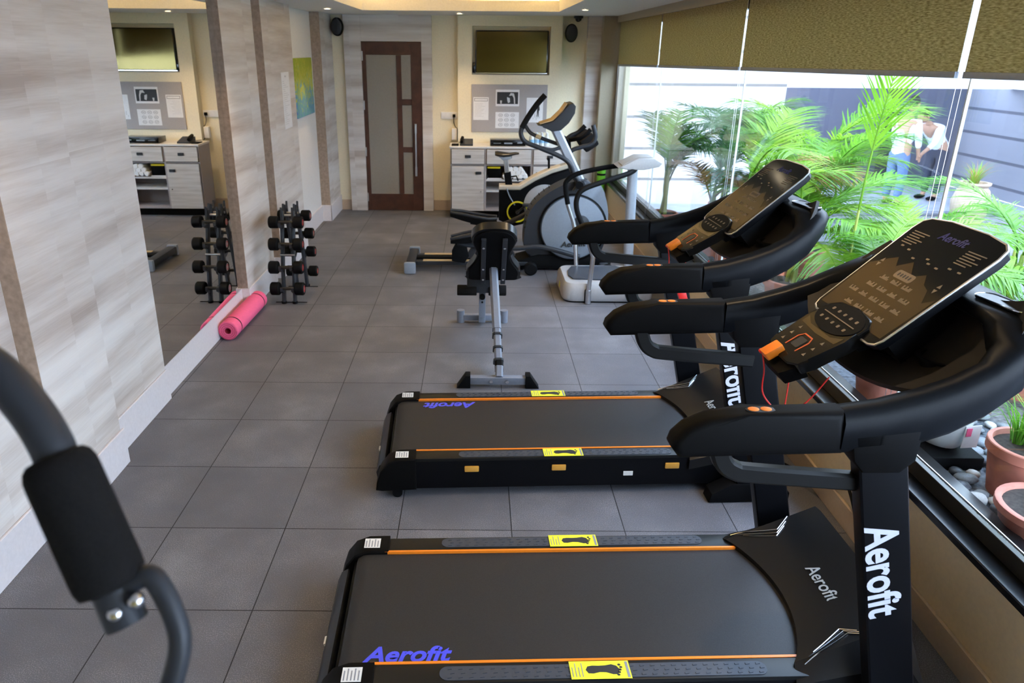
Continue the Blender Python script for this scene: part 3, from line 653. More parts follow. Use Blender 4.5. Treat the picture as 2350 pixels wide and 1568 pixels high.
    # console shell : a U that rises to the front
    def zl(u): return intp(u, [(.9, 1.040), (.96, 1.043), (1.12, 1.066), (1.226, 1.11), (1.325, 1.18), (1.385, 1.262), (1.42, 1.32), (1.5, 1.325)])
    def zh(u): return intp(u, [(.9, 1.158), (1.03, 1.178), (1.17, 1.225), (1.31, 1.295), (1.40, 1.362), (1.5, 1.372)])
    path = [(.903, -.415), (1.0, -.415), (1.1, -.415), (1.18, -.413), (1.26, -.408), (1.33, -.395), (1.385, -.365), (1.418, -.32), (1.435, -.25), (1.442, -.14), (1.444, 0)]
    path += [(u, -v) for u, v in path[-2::-1]]
    rings = []
    for i, (u, v) in enumerate(path):
        a, c = path[max(0, i-1)], path[min(len(path)-1, i+1)]
        tx, ty = c[0]-a[0], c[1]-a[1]; l = math.hypot(tx, ty); nx, ny = ty/l, -tx/l   # outward
        wi = .035+.075*max(0, min(1, (u-1.28)/.14)); wo = .036; zl_, zh_ = zl(u), zh(u)
        q = [(-wi, zl_+.01), (-wi+.01, zl_), (wo-.014, zl_), (wo, zl_+.02), (wo, zh_-.03), (wo-.012, zh_-.008), (wo-.03, zh_), (-wi+.01, zh_-.004), (-wi, zh_-.014)]
        rings.append([(u+nx*d, v+ny*d, z) for d, z in q])
    sh = obj('console_shell', B().loft(rings), M['shell'], ang=50, **A)
    def tray(i, j):
        e0_ = abs(2*j-1); ua = 1.115+.075*e0_**2; u = ua+(1.41-ua)*i; hw = .385 if u < 1.33 else .385-.09*((u-1.33)/.09)**2
        v = -hw+2*hw*j; e = abs(2*j-1)
        return (u, v, zl(u)+.030+.050*e**3+.015*i)
    obj('console_tray', B().grid(tray, 12, 16).solid(.014), M['traym'], **A)
    for s in (-1, 1):
        p = V(tray(.52, .5+s*.27)); b = B()
        b.lathe([(.052, .002), (.062, .004), (.062, .010), (.050, .010), (.047, -.02), (.001, -.022)], p, seg=30)
        obj('cup_holder', b, M['blk'], **A)
        p2 = V(tray(.34, .5+s*.17)); obj('tray_rib', B().bar([p2+V((-.03, -s*.08, .012)), p2+V((.03, s*.06, .018))], .012, .02), M['blk'], **A)
        # silver outlined inlay on the front corners of the rim
        inl = rrect(.060, .16, .024, 5)
        ra = -s*.10; mt = Matrix.Translation(V((1.395, s*.235, 1.3705))) @ Matrix.Rotation(s*-.12, 4, 'Z')
        b = B().prism(inl, 'xy', -.004, .001, 0).xf(mt); il = obj('rim_inlay', b, M['rail'], **A)
        b = B().tube([(x, y, .001) for x, y in inl]+[(inl[0][0], inl[0][1], .001)], .0022, 6).xf(mt); obj('inlay_outline', b, M['chrome'], il, True)
    # display board
    o0 = V((1.10, 0, 1.222)); dy = V((.32, 0, .288)); Lb = dy.length; dy.normalize(); dn = V((-dy.z, 0, dy.x))
    mt = basis(o0, (0, -1, 0), dy)                       # x to the user's right, y up the board, z to the user
    def on(x, y, z=0): return mt @ V((x, y, z))
    W0, W1 = .182, .190
    out = [(-W0+.03, 0), (W0-.03, 0), (W0-.009, .009), (W0, .03), (W1, Lb-.05), (W1-.008, Lb-.018), (W1-.03, Lb-.002), (.08, Lb+.010), (-.08, Lb+.010), (-W1+.03, Lb-.002), (-W1+.008, Lb-.018), (-W1, Lb-.05), (-W0, .03), (-W0+.009, .009)]
    def scaled(k): return [(x*k, (y-Lb/2)*k+Lb/2) for x, y in out]
    bd = obj('display_board', B().prism(scaled(.985), 'xy', -.034, -.004, .008, 3).xf(mt), M['shell'], **A)
    obj('board_edge', B().tube([(x, y, -.003) for x, y in out]+[(out[0][0], out[0][1], -.003)], .0042, 8).xf(mt), M['steel'], bd, True)
    fc = obj('display_face', B().prism(scaled(.988), 'xy', -.004, .0005).xf(mt), M['face'], bd, True)
    # printed hills and icons
    hl = [(-.172, .075), (.172, .02), (.176, .185), (.165, .205), (.13, .19), (.10, .225), (.06, .235), (.03, .26), (-.01, .245), (-.04, .27), (-.08, .255), (-.11, .275), (-.14, .26), (-.176, .29)]
    hl = [(-.17, .03), (.17, .03), (.178, .20), (.15, .175), (.12, .215), (.09, .225), (.06, .255), (.02, .23), (-.03, .275), (-.07, .24), (-.10, .27), (-.13, .25), (-.176, .215)]
    obj('printed_hills', B().prism(hl, 'xy', .0005, .0009).xf(mt), M['hills'], fc, True)
    ic = B()
    for rr, n, y in ((0, 3, .185), (1, 4, .148), (2, 5, .110), (3, 4, .068)):
        for q in range(n):
            cx = (q-(n-1)/2)*.056+.012*(rr % 2)
            for m in range(6): ic.prism([(cx-.02+.0068*m, y), (cx-.014+.0068*m, y), (cx-.014+.0068*m, y+.004+.012*abs(math.sin(m*1.3+q+rr))), (cx-.02+.0068*m, y+.004+.012*abs(math.sin(m*1.3+q+rr)))], 'xy', .0009, .0013)
    for x, y in ((-.10, .305), (0, .30), (.10, .30), (-.05, .285), (.02, .288), (.06, .285), (-.14, .31), (.14, .30)): ic.prism(rrect(.014, .006, .002, 2, x, y), 'xy', .0005, .0013)
    for s in (-1, 1):
        for q in range(6): ic.box((s*.125-.04, Lb-.062-.0095*q, .0005), (s*.125+.035-.012*(q % 3), Lb-.0585-.0095*q, .0012))
        ic.prism([(s*.14-.008, .235), (s*.14+.008, .235), (s*.14, .25)], 'xy', .0009, .0013).prism([(s*.14-.008, .228), (s*.14+.008, .228), (s*.14, .213)], 'xy', .0009, .0013)
    obj('printed_pattern', ic.xf(mt), M['icons'], fc, True)
    obj('time_window', B().prism(rrect(.085, .030, .010, 4, .0, .222), 'xy', .0009, .0014).xf(mt), M['icons'], fc, True)
    dgt = B()
    for q in range(5): dgt.prism(rrect(.007, .013, .003, 2, -.026+.013*q, .222), 'xy', .0014, .0018)
    obj('digits', dgt.xf(mt), M['ink'], fc, True)
    lm = text_mesh(LOGO, .040, .0004, .001, .2, 1.0); lm.transform(Matrix.Translation((0, Lb-.045, .0009))); lm.transform(mt); obj('lettering', lm, M['dblue'], fc, True, flat=True)
    obj('board_neck', B().prism([(-.15, .04), (.15, .04), (.12, .30), (-.12, .30)], 'xy', -.13, -.034, .01).xf(mt), M['blkm'], **A)
    # control tongue
    e0 = V((.925, 0, 1.118)); ty = V((.205, 0, .135)); Lt = ty.length; m2 = basis(e0, (0, -1, 0), ty)
    tg = [(-.100, .02), (-.06, .002), (.06, .002), (.100, .02), (.112, .05), (.108, .16), (.118, .20), (.115, .235), (.085, .262), (0, .275), (-.085, .262), (-.115, .235), (-.118, .20), (-.108, .16), (-.112, .05)]
    tn = obj('control_panel', B().prism(tg, 'xy', -.035, .006, .010, 3).xf(m2), M['face'], **A)
    obj('panel_lip', B().prism([(-.095, .03), (.095, .03), (.06, -.035), (-.06, -.035)], 'xy', -.06, -.01, .012).xf(basis(e0, (0, -1, 0), (.9, 0, .7))), M['blk'], **A)
    obj('tongue_bracket', B().prism([(-.09, .19), (.09, .19), (.12, .30), (-.12, .30)], 'xy', -.07, -.034, .01).xf(m2), M['blkm'], **A)
    obj('gold_print', B().prism([(-.104, .165), (-.100, .135), (0, .128), (.10, .135), (.104, .165), (.06, .145), (-.06, .145)], 'xy', .006, .0065).xf(m2), M['hills'], tn, True)
    kp = obj('keypad', B().prism([(.108*math.cos(a), .207+.058*math.sin(a)) for a in [k*PI/14 for k in range(28)]], 'xy', .006, .0085).xf(m2), M['blkm'], tn, True)
    kk = B()
    for q in range(5): kk.prism(rrect(.011, .011, .003, 2, -.066+.033*q, .228), 'xy', .0085, .0095).prism(rrect(.011, .011, .003, 2, -.066+.033*q, .186), 'xy', .0085, .0095)
    kk.box((-.085, .205, .0085), (.085, .2085, .0093)); obj('keys', kk.xf(m2), M['icons'], kp, True)
    u_ = [(-.032, .045), (-.034, .09), (-.022, .108), (.022, .108), (.034, .09), (.032, .045)]
    obj('start_outline', B().bar([(x, y, .0068) for x, y in u_], .002, .005, up=(0, 0, 1)).xf(m2), M['redline'], tn, True)
    obj('start_key', B().prism(rrect(.040, .040, .006, 3, 0, .075), 'xy', .006, .0075).xf(m2), M['dgrey'], tn, True)
    ti = B()
    for s in (-1, 1):
        for y in (.055, .085, .115): ti.prism([(s*.07-.007, y-.004), (s*.07+.007, y-.004), (s*.07, y+.008)], 'xy', .006, .0068)
    obj('arrow_marks', ti.xf(m2), M['icons'], tn, True)
    sk = obj('safety_key', B().prism(rrect(.046, .060, .006, 3, -.022, .0), 'xy', .000, .026, .003).xf(m2), M['orange'], **A)
    obj('key_tab', B().ball(m2 @ V((-.045, -.022, .012)), .014, (1, 1.2, .6), 12), M['red'], sk, True)
    pc = V((.985, .02, .905))
    cd = B().tube([m2 @ V((-.045, -.025, .012)), (.905, .03, 1.06), (.915, .04, .98), (.95, .035, .93), pc], .0026, 6, 6)
    cd.tube([pc, (.985, .02, 1.0), (.98, .02, 1.10)], .0022, 6, 4).tube([pc, (1.03, -.02, .97), (1.07, -.05, 1.07)], .0022, 6, 4)
    obj('safety_cord', cd, M['red'], sk, True)
    obj('cord_clip', B().box(pc+V((-.018, -.012, -.075)), pc+V((.022, .012, .004)), .005, rot=Matrix.Rotation(-.35, 3, 'Y')), M['red'], sk, True)
    return t
def intp(u, T):
    if u <= T[0][0]: return T[0][1]
    for (a, x), (b, y) in zip(T, T[1:]):
        if u <= b: return x+(y-x)*(u-a)/(b-a)
    return T[-1][1]
treadmill((0, 2.01, 0), math.radians(1.9), 'black treadmill nearest the camera with white lettering down its upright')
treadmill((.025, 3.292, 0), math.radians(2.6), 'black treadmill farther from the camera, beside the weight bench')

# ------------------------------------------------------------------ multi-gym arm in the near corner
gy = thing('multi_gym', 'black multi-gym press arm with foam grip in the near left corner', 'gym machine', (-.80, .12, 0))
arm = [(-.80, .30, 1.80), (-.60, .47, 1.79), (-.48, .528, 1.777), (-.4209, .5344, 1.7612), (-.386, .529, 1.7468), (-.3579, .5186, 1.7193), (-.3396, .5089, 1.6934), (-.3265, .4985, 1.664), (-.2757, .4573, 1.5564)]
obj('press_arm', B().tube(arm, .0167, 18, 8), M['dgrey'], gy)
a_, b_ = V((-.3345, .5040, 1.680)), V((-.2864, .4671, 1.5823)); fm = basis(a_, (0, 1, 0), V((0, 0, 1)))
def along(prof, a, b, seg=28):
    t = (b-a).normalized(); r_ = V((1, 0, 0)); x = (r_-t*r_.dot(t)).normalized(); y = t.cross(x); bb_ = B()
    return bb_.loft([[a+t*h+(x*math.cos(2*PI*k/seg)+y*math.sin(2*PI*k/seg))*r for k in range(seg)] for r, h in prof], cap=True)
ln_ = (b_-a_).length
obj('foam_grip', along([(.0168, -.002), (.0215, -.001), (.0255, .003), (.0278, .010), (.0282, .018), (.0282, ln_-.018), (.0278, ln_-.010), (.0258, ln_-.003), (.0168, ln_)], a_, b_), M['foam'], gy)
obj('hook_bar', B().tube([(-.2800, .4655, 1.583), (-.2691, .4699, 1.5896), (-.2558, .4705, 1.5914), (-.2425, .4632, 1.5719), (-.2339, .454, 1.5475), (-.2361, .4455, 1.5247), (-.2446, .4369, 1.5018), (-.262, .43, 1.478), (-.285, .425, 1.46)], .0092, 14, 6), M['dgrey'], gy)
for p, q in (((-.2852, .4603, 1.5641), 1), ((-.2689, .464, 1.574), 1)):
    p = V(p); d_ = (V((0, 0, 1.99))-p).normalized()
    obj('bolt', along([(.0062, -.004), (.0064, .001), (.0052, .0035), (.0028, .005), (.0008, .0055)], p+d_*.0150, p+d_*.03, 18), M['chrome'], gy)
obj('machine_column', B().box((-.84, .26, .04), (-.76, .34, 2.1), .006), M['dgrey'], gy)
obj('machine_foot', B().box((-1.1, .24, .001), (-.50, .36, .045), .006).box((-.84, -.5, .001), (-.76, .34, .045), .006), M['dgrey'], gy)

# ------------------------------------------------------------------ sit-up bench
bn = thing('weight_bench', 'grey framed sit-up bench with black padded backrest, seen from behind', 'bench', (.15, 4.7, 0))
obj('rear_foot', B().box((-.035, 4.12, .022), (.33, 4.17, .068), .004), M['greyp'], bn)
for s, x in ((-1, -.055), (1, .35)):
    obj('foot_cap', B().prism([(x-s*.03, .001), (x-s*.03, .085), (x, .085), (x+s*.055, .001)] if s > 0 else [(x+.03, .001), (x+.03, .085), (x, .085), (x-.055, .001)], 'xz', 4.108, 4.182, .004), M['blkm'], bn)
for x in (.105, .205): obj('bolt', B().cyl((x, 4.112, .045), (x, 4.121, .045), .011, seg=12), M['chrome'], bn)
obj('main_beam', B().bar([(.155, 4.29, .085), (.145, 4.62, .30), (.128, 5.0, .545)], .055, .048).bar([(.155, 4.145, .06), (.157, 4.20, .11)], .05, .05), M['greyp'], bn)
obj('beam_sleeve', B().bar([(.147, 4.52, .235), (.128, 5.0, .545)], .064, .058), M['greyp'], bn)
for f in (.05, .35, .68):
    p = V((.155, 4.29, .085)).lerp(V((.147, 4.56, .262)), f); q = p+V((-.0004, .012, .008))
    obj('beam_collar', B().bar([p, q], .072, .066), M['dgrey'], bn)
obj('beam_cap', B().bar([(.157, 4.20, .085), (.1565, 4.25, .115)], .060, .054), M['blkm'], bn)
obj('front_post', B().box((.03, 5.19, .075), (.08, 5.24, .40), .004), M['greyp'], bn)
obj('adjust_knob', B().cyl((.055, 5.17, .245), (.055, 5.191, .245), .022, seg=10), M['blkm'], bn)
for z in (.20, .30): obj('adjust_hole', B().cyl((.055, 5.187, z), (.055, 5.1905, z), .008, seg=10), M['blkm'], bn)
obj('front_foot', B().box((-.11, 5.27, .02), (.225, 5.315, .065), .004), M['greyp'], bn)
obj('foot_link', B().box((.03, 5.20, .03), (.08, 5.28, .075), .004), M['greyp'], bn)
for x in (-.11, .225): obj('end_cap', B().cyl((x, 5.292, .002), (x, 5.292, .10), .030, seg=16), M['greyp'], bn)
obj('cross_bar', B().cyl((-.13, 5.12, .318), (.228, 5.12, .318), .012), M['steel'], bn)
for a, b_ in ((-.132, .012), (.10, .230)): obj('foam_roller', B().lathe([(.012, a), (.036, a), (.040, a+.006), (.040, b_-.006), (.036, b_), (.012, b_)], (0, 5.12, .318), 'x', 20), M['foam'], bn)
# hourglass pad, leaning towards the camera
pm = basis((.128, 5.03, .43), (1, 0, 0), (.11, -.30, .42))
hg = [(-.192, .015), (-.16, -.022), (.16, -.022), (.192, .015), (.190, .09), (.138, .19), (.118, .28), (.148, .39), (.155, .44), (.125, .50), (.06, .535), (-.06, .535), (-.125, .50), (-.155, .44), (-.148, .39), (-.118, .28), (-.138, .19), (-.190, .09)]
hgs = [(p.x, p.y) for p in crom([V((x, y, 0)) for x, y in hg]+[V((hg[0][0], hg[0][1], 0))], 4)[:-1]]
obj('backrest_pad', B().prism(hgs, 'xy', -.075, -.012, .018, 3).xf(pm), M['vinyl'], bn)
obj('pad_board', B().prism([(x*.90, (y-.26)*.93+.26) for x, y in hgs], 'xy', -.014, .002).xf(pm), M['blkm'], bn)
for s in (-1, 1):
    br_ = obj('pad_bracket', B().box((s*.072-.017, -.03, .002), (s*.072+.017, .46, .022), .002, seg=1).xf(pm), M['dgrey'], bn)
    for y in (.03, .15, .38): obj('bolt', B().cyl((s*.072, y, .020), (s*.072, y, .028), .009, seg=10).xf(pm), M['chrome'], br_)
obj('pivot_plate', B().box((-.06, 5.10, .30), (.17, 5.19, .42), .01), M['dgrey'], bn)

# ------------------------------------------------------------------ dumbbell rack
rk = thing('dumbbell_rack', 'black upright dumbbell rack against the left pilasters', 'rack', (-1.54, 5.93, 0))
for y0, sg in ((5.76, -1), (6.12, 1)):
    for x in (-1.585, -1.495):
        u = obj('upright', B().bar([(x, y0+sg*.05, .012), (x, y0, .30), (x, 5.94-sg*-.06, .74)], .046, .026, up=(0, 1, 0)), M['dgrey'], rk)
        for z in (.135, .315, .49, .655):
            yy = y0+sg*.015-(sg*.13)*max(0, (z-.30)/.44)
            obj('hook', B().prism([(yy, z-.05), (yy+sg*.05, z-.045), (yy+sg*.097, z-.018), (yy+sg*.097, z+.012), (yy+sg*.088, z+.012), (yy+sg*.084, z-.008), (yy+sg*.070, z-.0155), (yy+sg*.05, z-.0155), (yy, z-.0155)], 'yz', x-.0105, x+.0105), M['dgrey'], u)
        obj('foot_pad', B().cyl((x, y0+sg*.055, .0005), (x, y0+sg*.055, .018), .022, seg=14), M['blkm'], rk)
    obj('cross_rod', B().cyl((-1.60, 5.94+sg*.05, .70), (-1.48, 5.94+sg*.05, .70), .01).cyl((-1.60, y0, .40), (-1.48, y0, .40), .009), M['steel'], rk)
    for x in (-1.585, -1.495): obj('top_fork', B().prism([(5.94+sg*.06-.035, .68), (5.94+sg*.06+.035, .68), (5.94+sg*.06+.04, .79), (5.94+sg*.06+.018, .72), (5.94+sg*.06-.012, .72), (5.94+sg*.06-.036, .775)], 'yz', x-.008, x+.008), M['dgrey'], rk)
obj('base_plate', B().box((-1.66, 5.72, .0), (-1.40, 5.735, .003)).box((-1.66, 6.15, 0), (-1.40, 6.165, .003)), M['blkm'], rk)
def dumbbell(x, y, z, w, lab, grp):
    t = thing('dumbbell', lab, 'dumbbell', (x, y, z), 0, grp)
    L_ = .105
    obj('grip', B().lathe([(.011, -L_), (.012, -L_*.5), (.0145, 0), (.012, L_*.5), (.011, L_)], (0, 0, 0), 'x', 14), M['alu'], t, True)
    for s in (-1, 1):
        h = obj('head', B().lathe([(.01, s*.062), (w-.006, s*.062), (w, s*.070), (w, s*.128), (w-.008, s*.137), (w*.62, s*.137), (w*.60, s*.134), (.001, s*.134)], (0, 0, 0), 'x', 26), M['blkm'], t, True)
        obj('end_disc', B().lathe([(w*.60, s*.1342), (.001, s*.1362)], (0, 0, 0), 'x', 22), M['steel'], h, True)
        obj('red_ring', B().lathe([(w*.44, s*.1372), (w*.30, s*.1374)], (0, 0, 0), 'x', 22), M['red'], h, True)
    return t
rows = ('bottom', 'second lowest', 'second highest', 'top')
for k, z in enumerate((.135, .315, .495, .665)):
    w = (.054, .053, .052, .050)[k]
    yy = 5.76-.015-.0635+.13*max(0, (z-.30)/.44)
    dumbbell(-1.54+.001*k, yy, z, w, 'black dumbbell on the %s row of the rack, camera side' % rows[k], 'dumbbells on the rack')
for k, z in enumerate((.135, .315, .49, .655)):
    yy = 6.12+.015+.0635-.13*max(0, (z-.30)/.44)
    dumbbell(-1.54+(.003, -.003, .004, -.002)[k], yy, z, .047, 'smaller black dumbbell on the %s row of the rack, far side' % rows[k], 'dumbbells on the rack')
# pink yoga mat
ym = thing('yoga_mat', 'pink rolled yoga mat lying beside the mirror baseboard', 'mat', (-1.765, 5.23, 0))
ma, mb = V((-1.782, 4.875, .072)), V((-1.762, 5.60, .072)); dv_ = (mb-ma).normalized(); R_ = .071
mm = basis(ma, dv_.cross(V((0, 0, 1))), (0, 0, 1)); ln = (mb-ma).length; zsg = 1 if (mm.to_3x3() @ V((0, 0, 1))).dot(dv_) > 0 else -1
obj('roll', B().lathe([(.022, .30), (.022, .004), (.027, 0), (R_-.006, 0), (R_, .006), (R_, ln-.006), (R_-.006, ln), (.022, ln)], (0, 0, 0), 'z', 34).xf(mm @ Matrix.Diagonal((1, 1, zsg, 1))), M['pink'], ym)
obj('core', B().lathe([(.0215, .001), (.0215, .28), (.001, .28)], (0, 0, 0), 'z', 20).xf(mm @ Matrix.Diagonal((1, 1, zsg, 1))), M['pinkd'], ym)
for d_ in (.095, ln-.085): obj('strap', B().lathe([(R_+.0012, d_), (R_+.0012, d_+.012), (R_-.001, d_+.012), (R_-.001, d_)], (0, 0, 0), 'z', 34).xf(mm @ Matrix.Diagonal((1, 1, zsg, 1))), M['blkm'], ym)
spir = B(); spir.tube([( (.026+.040*k/60)*math.cos(k*PI/10), (.026+.040*k/60)*math.sin(k*PI/10), -.0004) for k in range(61)], .0012, 5).xf(mm @ Matrix.Diagonal((1, 1, zsg, 1)))
obj('spiral_seam', spir, M['pinkd'], ym)
# ------------------------------------------------------------------ elliptical trainer
el = thing('elliptical_trainer', 'grey and black elliptical trainer with large disc cover, behind the weight bench', 'elliptical', (.4, 6.85, 0))
obj('rear_foot', B().box((-.66, 6.56, .03), (-.57, 7.18, .10), .015), M['dgrey'], el)
for y in (6.55, 7.14): obj('foot_cap', B().box((-.67, y, .002), (-.56, y+.05, .115), .02), M['mgrey'], el)
for y in (6.72, 6.95):
    r = obj('slide_rail', B().box((-.57, y-.035, .055), (.50, y+.035, .092), .006), M['dgrey'], el)
    obj('rail_top', B().box((-.50, y-.028, .0925), (.30, y+.028, .098), .002), M['railtop'], r)
obj('rail_spine', B().box((-.57, 6.80, .05), (.95, 6.87, .10), .01), M['blkm'], el)
# shroud
sr = [(.46, .24), (.462, .37), (.50, .555), (.60, .69), (.76, .80), (.90, .855), (1.02, .86), (1.10, .80), (1.17, .68), (1.225, .52), (1.235, .37), (1.20, .20), (1.12, .09), (.80, .05), (.55, .10)]
srs = [(p.x, p.y) for p in crom([V((x, y, 0)) for x, y in sr]+[V((sr[0][0], sr[0][1], 0))], 4)[:-1]]
obj('shroud', B().prism(srs, 'xz', 6.72, 6.98, .035, 4), M['dgrey'], el)
b = B()
for k in range(9):
    a = math.radians(118+8*k); b.bar([(.86+.40*math.cos(a)*.97, 6.713, .44+.40*math.sin(a)), (.86+.46*math.cos(a)*.88, 6.713, .44+.43*math.sin(a))], .006, .006)
obj('vent_ribs', b, M['blkm'], el)
obj('front_panel', B().prism([(p[0]*.5+.62, p[1]*.72+.22) for p in srs], 'xz', 6.70, 6.73, .01), M['mgrey'], el)
dc = obj('disc_cover', B().lathe([(.305, 6.735), (.305, 6.70), (.296, 6.688), (.275, 6.682), (.001, 6.668)], (.915, 0, .425), 'y', 48), M['mgrey'], el)
obj('disc_ring', B().lathe([(.307, 6.72), (.319, 6.72), (.319, 6.69), (.307, 6.684), (.307, 6.72)], (.915, 0, .425), 'y', 48), M['blkm'], dc)
obj('hub', B().lathe([(.075, 6.68), (.075, 6.645), (.05, 6.63), (.001, 6.63)], (.985, 0, .475), 'y', 20), M['dgrey'], dc)
lm = text_mesh(LOGO, .075, .0015, .0015, .2, 1.05); lm.transform(basis((.92, 6.668, .275), (1, 0, .06), (-.06, 0, 1))); obj('lettering', lm, M['ink'], dc, flat=True)
obj('base_cover', B().prism([(.35, .02), (1.28, .02), (1.30, .08), (1.1, .15), (.6, .16), (.4, .10)], 'xz', 6.70, 7.0, .02), M['blkm'], el)
obj('front_foot', B().box((1.18, 6.55, .02), (1.27, 7.18, .09), .02), M['dgrey'], el)
for y in (6.54, 7.13): obj('transport_wheel', B().lathe([(.001, 0), (.05, 0), (.055, .01), (.055, .045), (.05, .055), (.001, .055)], (1.245, y, .056), 'y', 20, True), M['blkm'], el)
obj('column', B().bar([(1.03, 6.85, .74), (.72, 6.85, 1.32)], .085, .075, up=(1, 0, 0)), M['silver'], el)
obj('column_collar', B().bar([(1.05, 6.85, .70), (.985, 6.85, .83)], .12, .11, up=(1, 0, 0)), M['dgrey'], el)
# console
cs = [(.555, 1.352), (.60, 1.345), (.68, 1.30), (.76, 1.31), (.83, 1.375), (.88, 1.46), (.885, 1.52), (.86, 1.548), (.82, 1.54), (.77, 1.46), (.70, 1.385)]
cn = obj('console', B().prism(cs, 'xz', 6.72, 6.98, .02, 3), M['dgrey'], el)
obj('console_face', B().prism([(.575, 1.362), (.69, 1.393), (.768, 1.468), (.812, 1.54), (.808, 1.545), (.76, 1.475), (.685, 1.40), (.575, 1.367)], 'xz', 6.745, 6.955), M['railtop'], cn)
# moving arms
near = [(.60, 1.62), (.53, 1.54), (.455, 1.43), (.405, 1.34), (.40, 1.275), (.445, 1.215), (.575, 1.165), (.77, 1.085), (.85, 1.02), (.89, .93), (.935, .86), (.90, .78)]
a1 = obj('moving_arm', B().tube([(x, 6.64, z) for x, z in near], .021, 12, 4), M['dgrey'], el)
obj('arm_grip', B().tube([(x, 6.64, z) for x, z in near[:4]], .025, 12, 4), M['foam'], a1)
far = [(.93, 1.60), (.87, 1.50), (.83, 1.40), (.80, 1.30), (.80, 1.22), (.84, 1.12), (.93, 1.0), (.98, .88), (.97, .80)]
far = [(1.10, 1.33), (1.13, 1.22), (1.09, 1.15), (1.0, 1.125), (.9, 1.08), (.90, .95), (.95, .85)]
obj('moving_arm', B().tube([(x, 7.06, z) for x, z in far], .021, 12, 4), M['dgrey'], el)
fh = obj('fixed_handlebar', B().tube([(.455, 6.93, 1.33), (.50, 6.93, 1.27), (.57, 6.92, 1.235), (.70, 6.90, 1.19), (.80, 6.86, 1.16)], .017, 10, 5).tube([(.80, 6.84, 1.16), (.70, 6.80, 1.13), (.60, 6.77, 1.15)], .017, 10, 5), M['dgrey'], el)
obj('pulse_sensor', B().tube([(.555, 6.922, 1.242), (.60, 6.917, 1.224)], .0195, 10), M['railtop'], fh)
obj('pivot_joint', B().cyl((.94, 6.60, .84), (.94, 7.10, .84), .036), M['blkm'], el)
# pedals and links
def pedal(y, pts, link):
    sec = obj('pedal', B().loft([[(x, y-w, z), (x, y+w, z), (x, y+w*.85, z-h), (x, y-w*.85, z-h)] for x, z, w, h in pts]), M['blkm'], el)
    g = B()
    for k in range(9):
        f = k/9*(len(pts)-1); i = int(f); u = f-i; p, q = pts[i], pts[min(i+1, len(pts)-1)]
        x = p[0]+(q[0]-p[0])*u; z = p[1]+(q[1]-p[1])*u; g.box((x, y-.05, z), (x+.012, y+.05, z+.006))
    obj('tread', g, M['dgrey'], sec)
    for s in (-1, 1): obj('pedal_rim', B().tube([(x, y+s*w, z+.018) for x, z, w, h in pts], .014, 8), M['dgrey'], sec)
    obj('link_arm', B().tube(link, .024, 10, 4), M['dgrey'], el)
pedal(6.60, [(-.23, .33, .055, .03), (-.12, .355, .075, .05), (.02, .385, .08, .06), (.15, .42, .075, .05), (.22, .45, .05, .03)], [(-.17, 6.60, .30), (0, 6.60, .27), (.38, 6.60, .25), (.62, 6.61, .26), (.98, 6.62, .165)])
pedal(7.12, [(-.25, .47, .055, .03), (-.13, .455, .075, .05), (0, .43, .08, .06), (.13, .41, .075, .05), (.21, .41, .05, .03)], [(-.05, 7.12, .38), (.22, 7.12, .35), (.42, 7.12, .42), (.62, 7.11, .56), (.74, 7.08, .70), (.92, 7.06, .84)])
obj('roller_bracket', B().prism([(-.22, .12), (-.10, .10), (-.06, .17), (-.08, .25), (-.18, .30), (-.22, .22)], 'xz', 6.60, 6.64, .006), M['blkm'], el)
obj('link_cover', B().prism([(-.10, .14), (.28, .12), (.38, .17), (.34, .24), (.10, .275), (-.04, .24)], 'xz', 6.635, 6.68, .012), M['dgrey'], el)
obj('rail_roller', B().cyl((-.14, 6.66, .135), (-.14, 6.76, .135), .036).cyl((-.14, 6.91, .135), (-.14, 6.99, .135), .036), M['blkm'], el)
obj('rail_wheel', B().lathe([(.001, 0), (.05, 0), (.062, .012), (.062, .05), (.05, .06), (.001, .06)], (.52, 6.53, .064), 'y', 22, True), M['blkm'], el)

# ------------------------------------------------------------------ exercise bike
bk_ = thing('exercise_bike', 'black exercise bike with cream top edge standing behind the elliptical', 'bike', (.6, 7.85, 0))
bd_ = [(.25, .60), (.255, .25), (.40, .18), (.56, .22), (.60, .36), (.66, .50), (.76, .60), (.86, .64), (.93, .60), (.96, .48), (.94, .20), (1.02, .12), (1.08, .16), (1.10, .60), (1.06, .80), (.98, .80), (.80, .74), (.64, .66), (.50, .575), (.40, .575)]
obj('body', B().prism(bd_, 'xz', 7.78, 7.92, .015), M['blkm'], bk_)
obj('top_edge', B().bar([(.25, 7.85, .605), (.47, 7.85, .605), (.62, 7.85, .70), (.80, 7.85, .785), (.98, 7.85, .84)], .05, .16), M['bikec'], bk_)
obj('frame_stripe', B().bar([(.33, 7.775, .60), (.36, 7.775, .52), (.42, 7.775, .42)], .012, .02, smooth=4), M['mgrey'], bk_)
fw = obj('flywheel', B().lathe([(.001, 7.765), (.20, 7.77), (.235, 7.785), (.235, 7.915), (.001, 7.92)], (.74, 0, .42), 'y', 36, True), M['vib'], bk_)
em = B().tube([(.72+.035*math.cos(a), 7.763, .54+.03*math.sin(a)) for a in [PI+k*PI/8 for k in range(9)]], .004, 6).cyl((.72, 7.765, .535), (.72, 7.762, .535), .008).tube([(.71, 7.763, .46), (.715, 7.763, .49)], .004, 6).tube([(.73, 7.763, .46), (.732, 7.763, .48)], .004, 6)
obj('emblem', em, M['ink'], fw); obj('blue_swoosh', B().tube([(.60, 7.764, .44), (.64, 7.763, .42), (.69, 7.763, .42)], .007, 6), M['bottle'], fw)
obj('crank_ring', B().lathe([(.10, -.006), (.115, -.006), (.115, .008), (.10, .008), (.10, -.006)], (.45, 7.755, .35), 'y', 28), M['yel'], bk_)
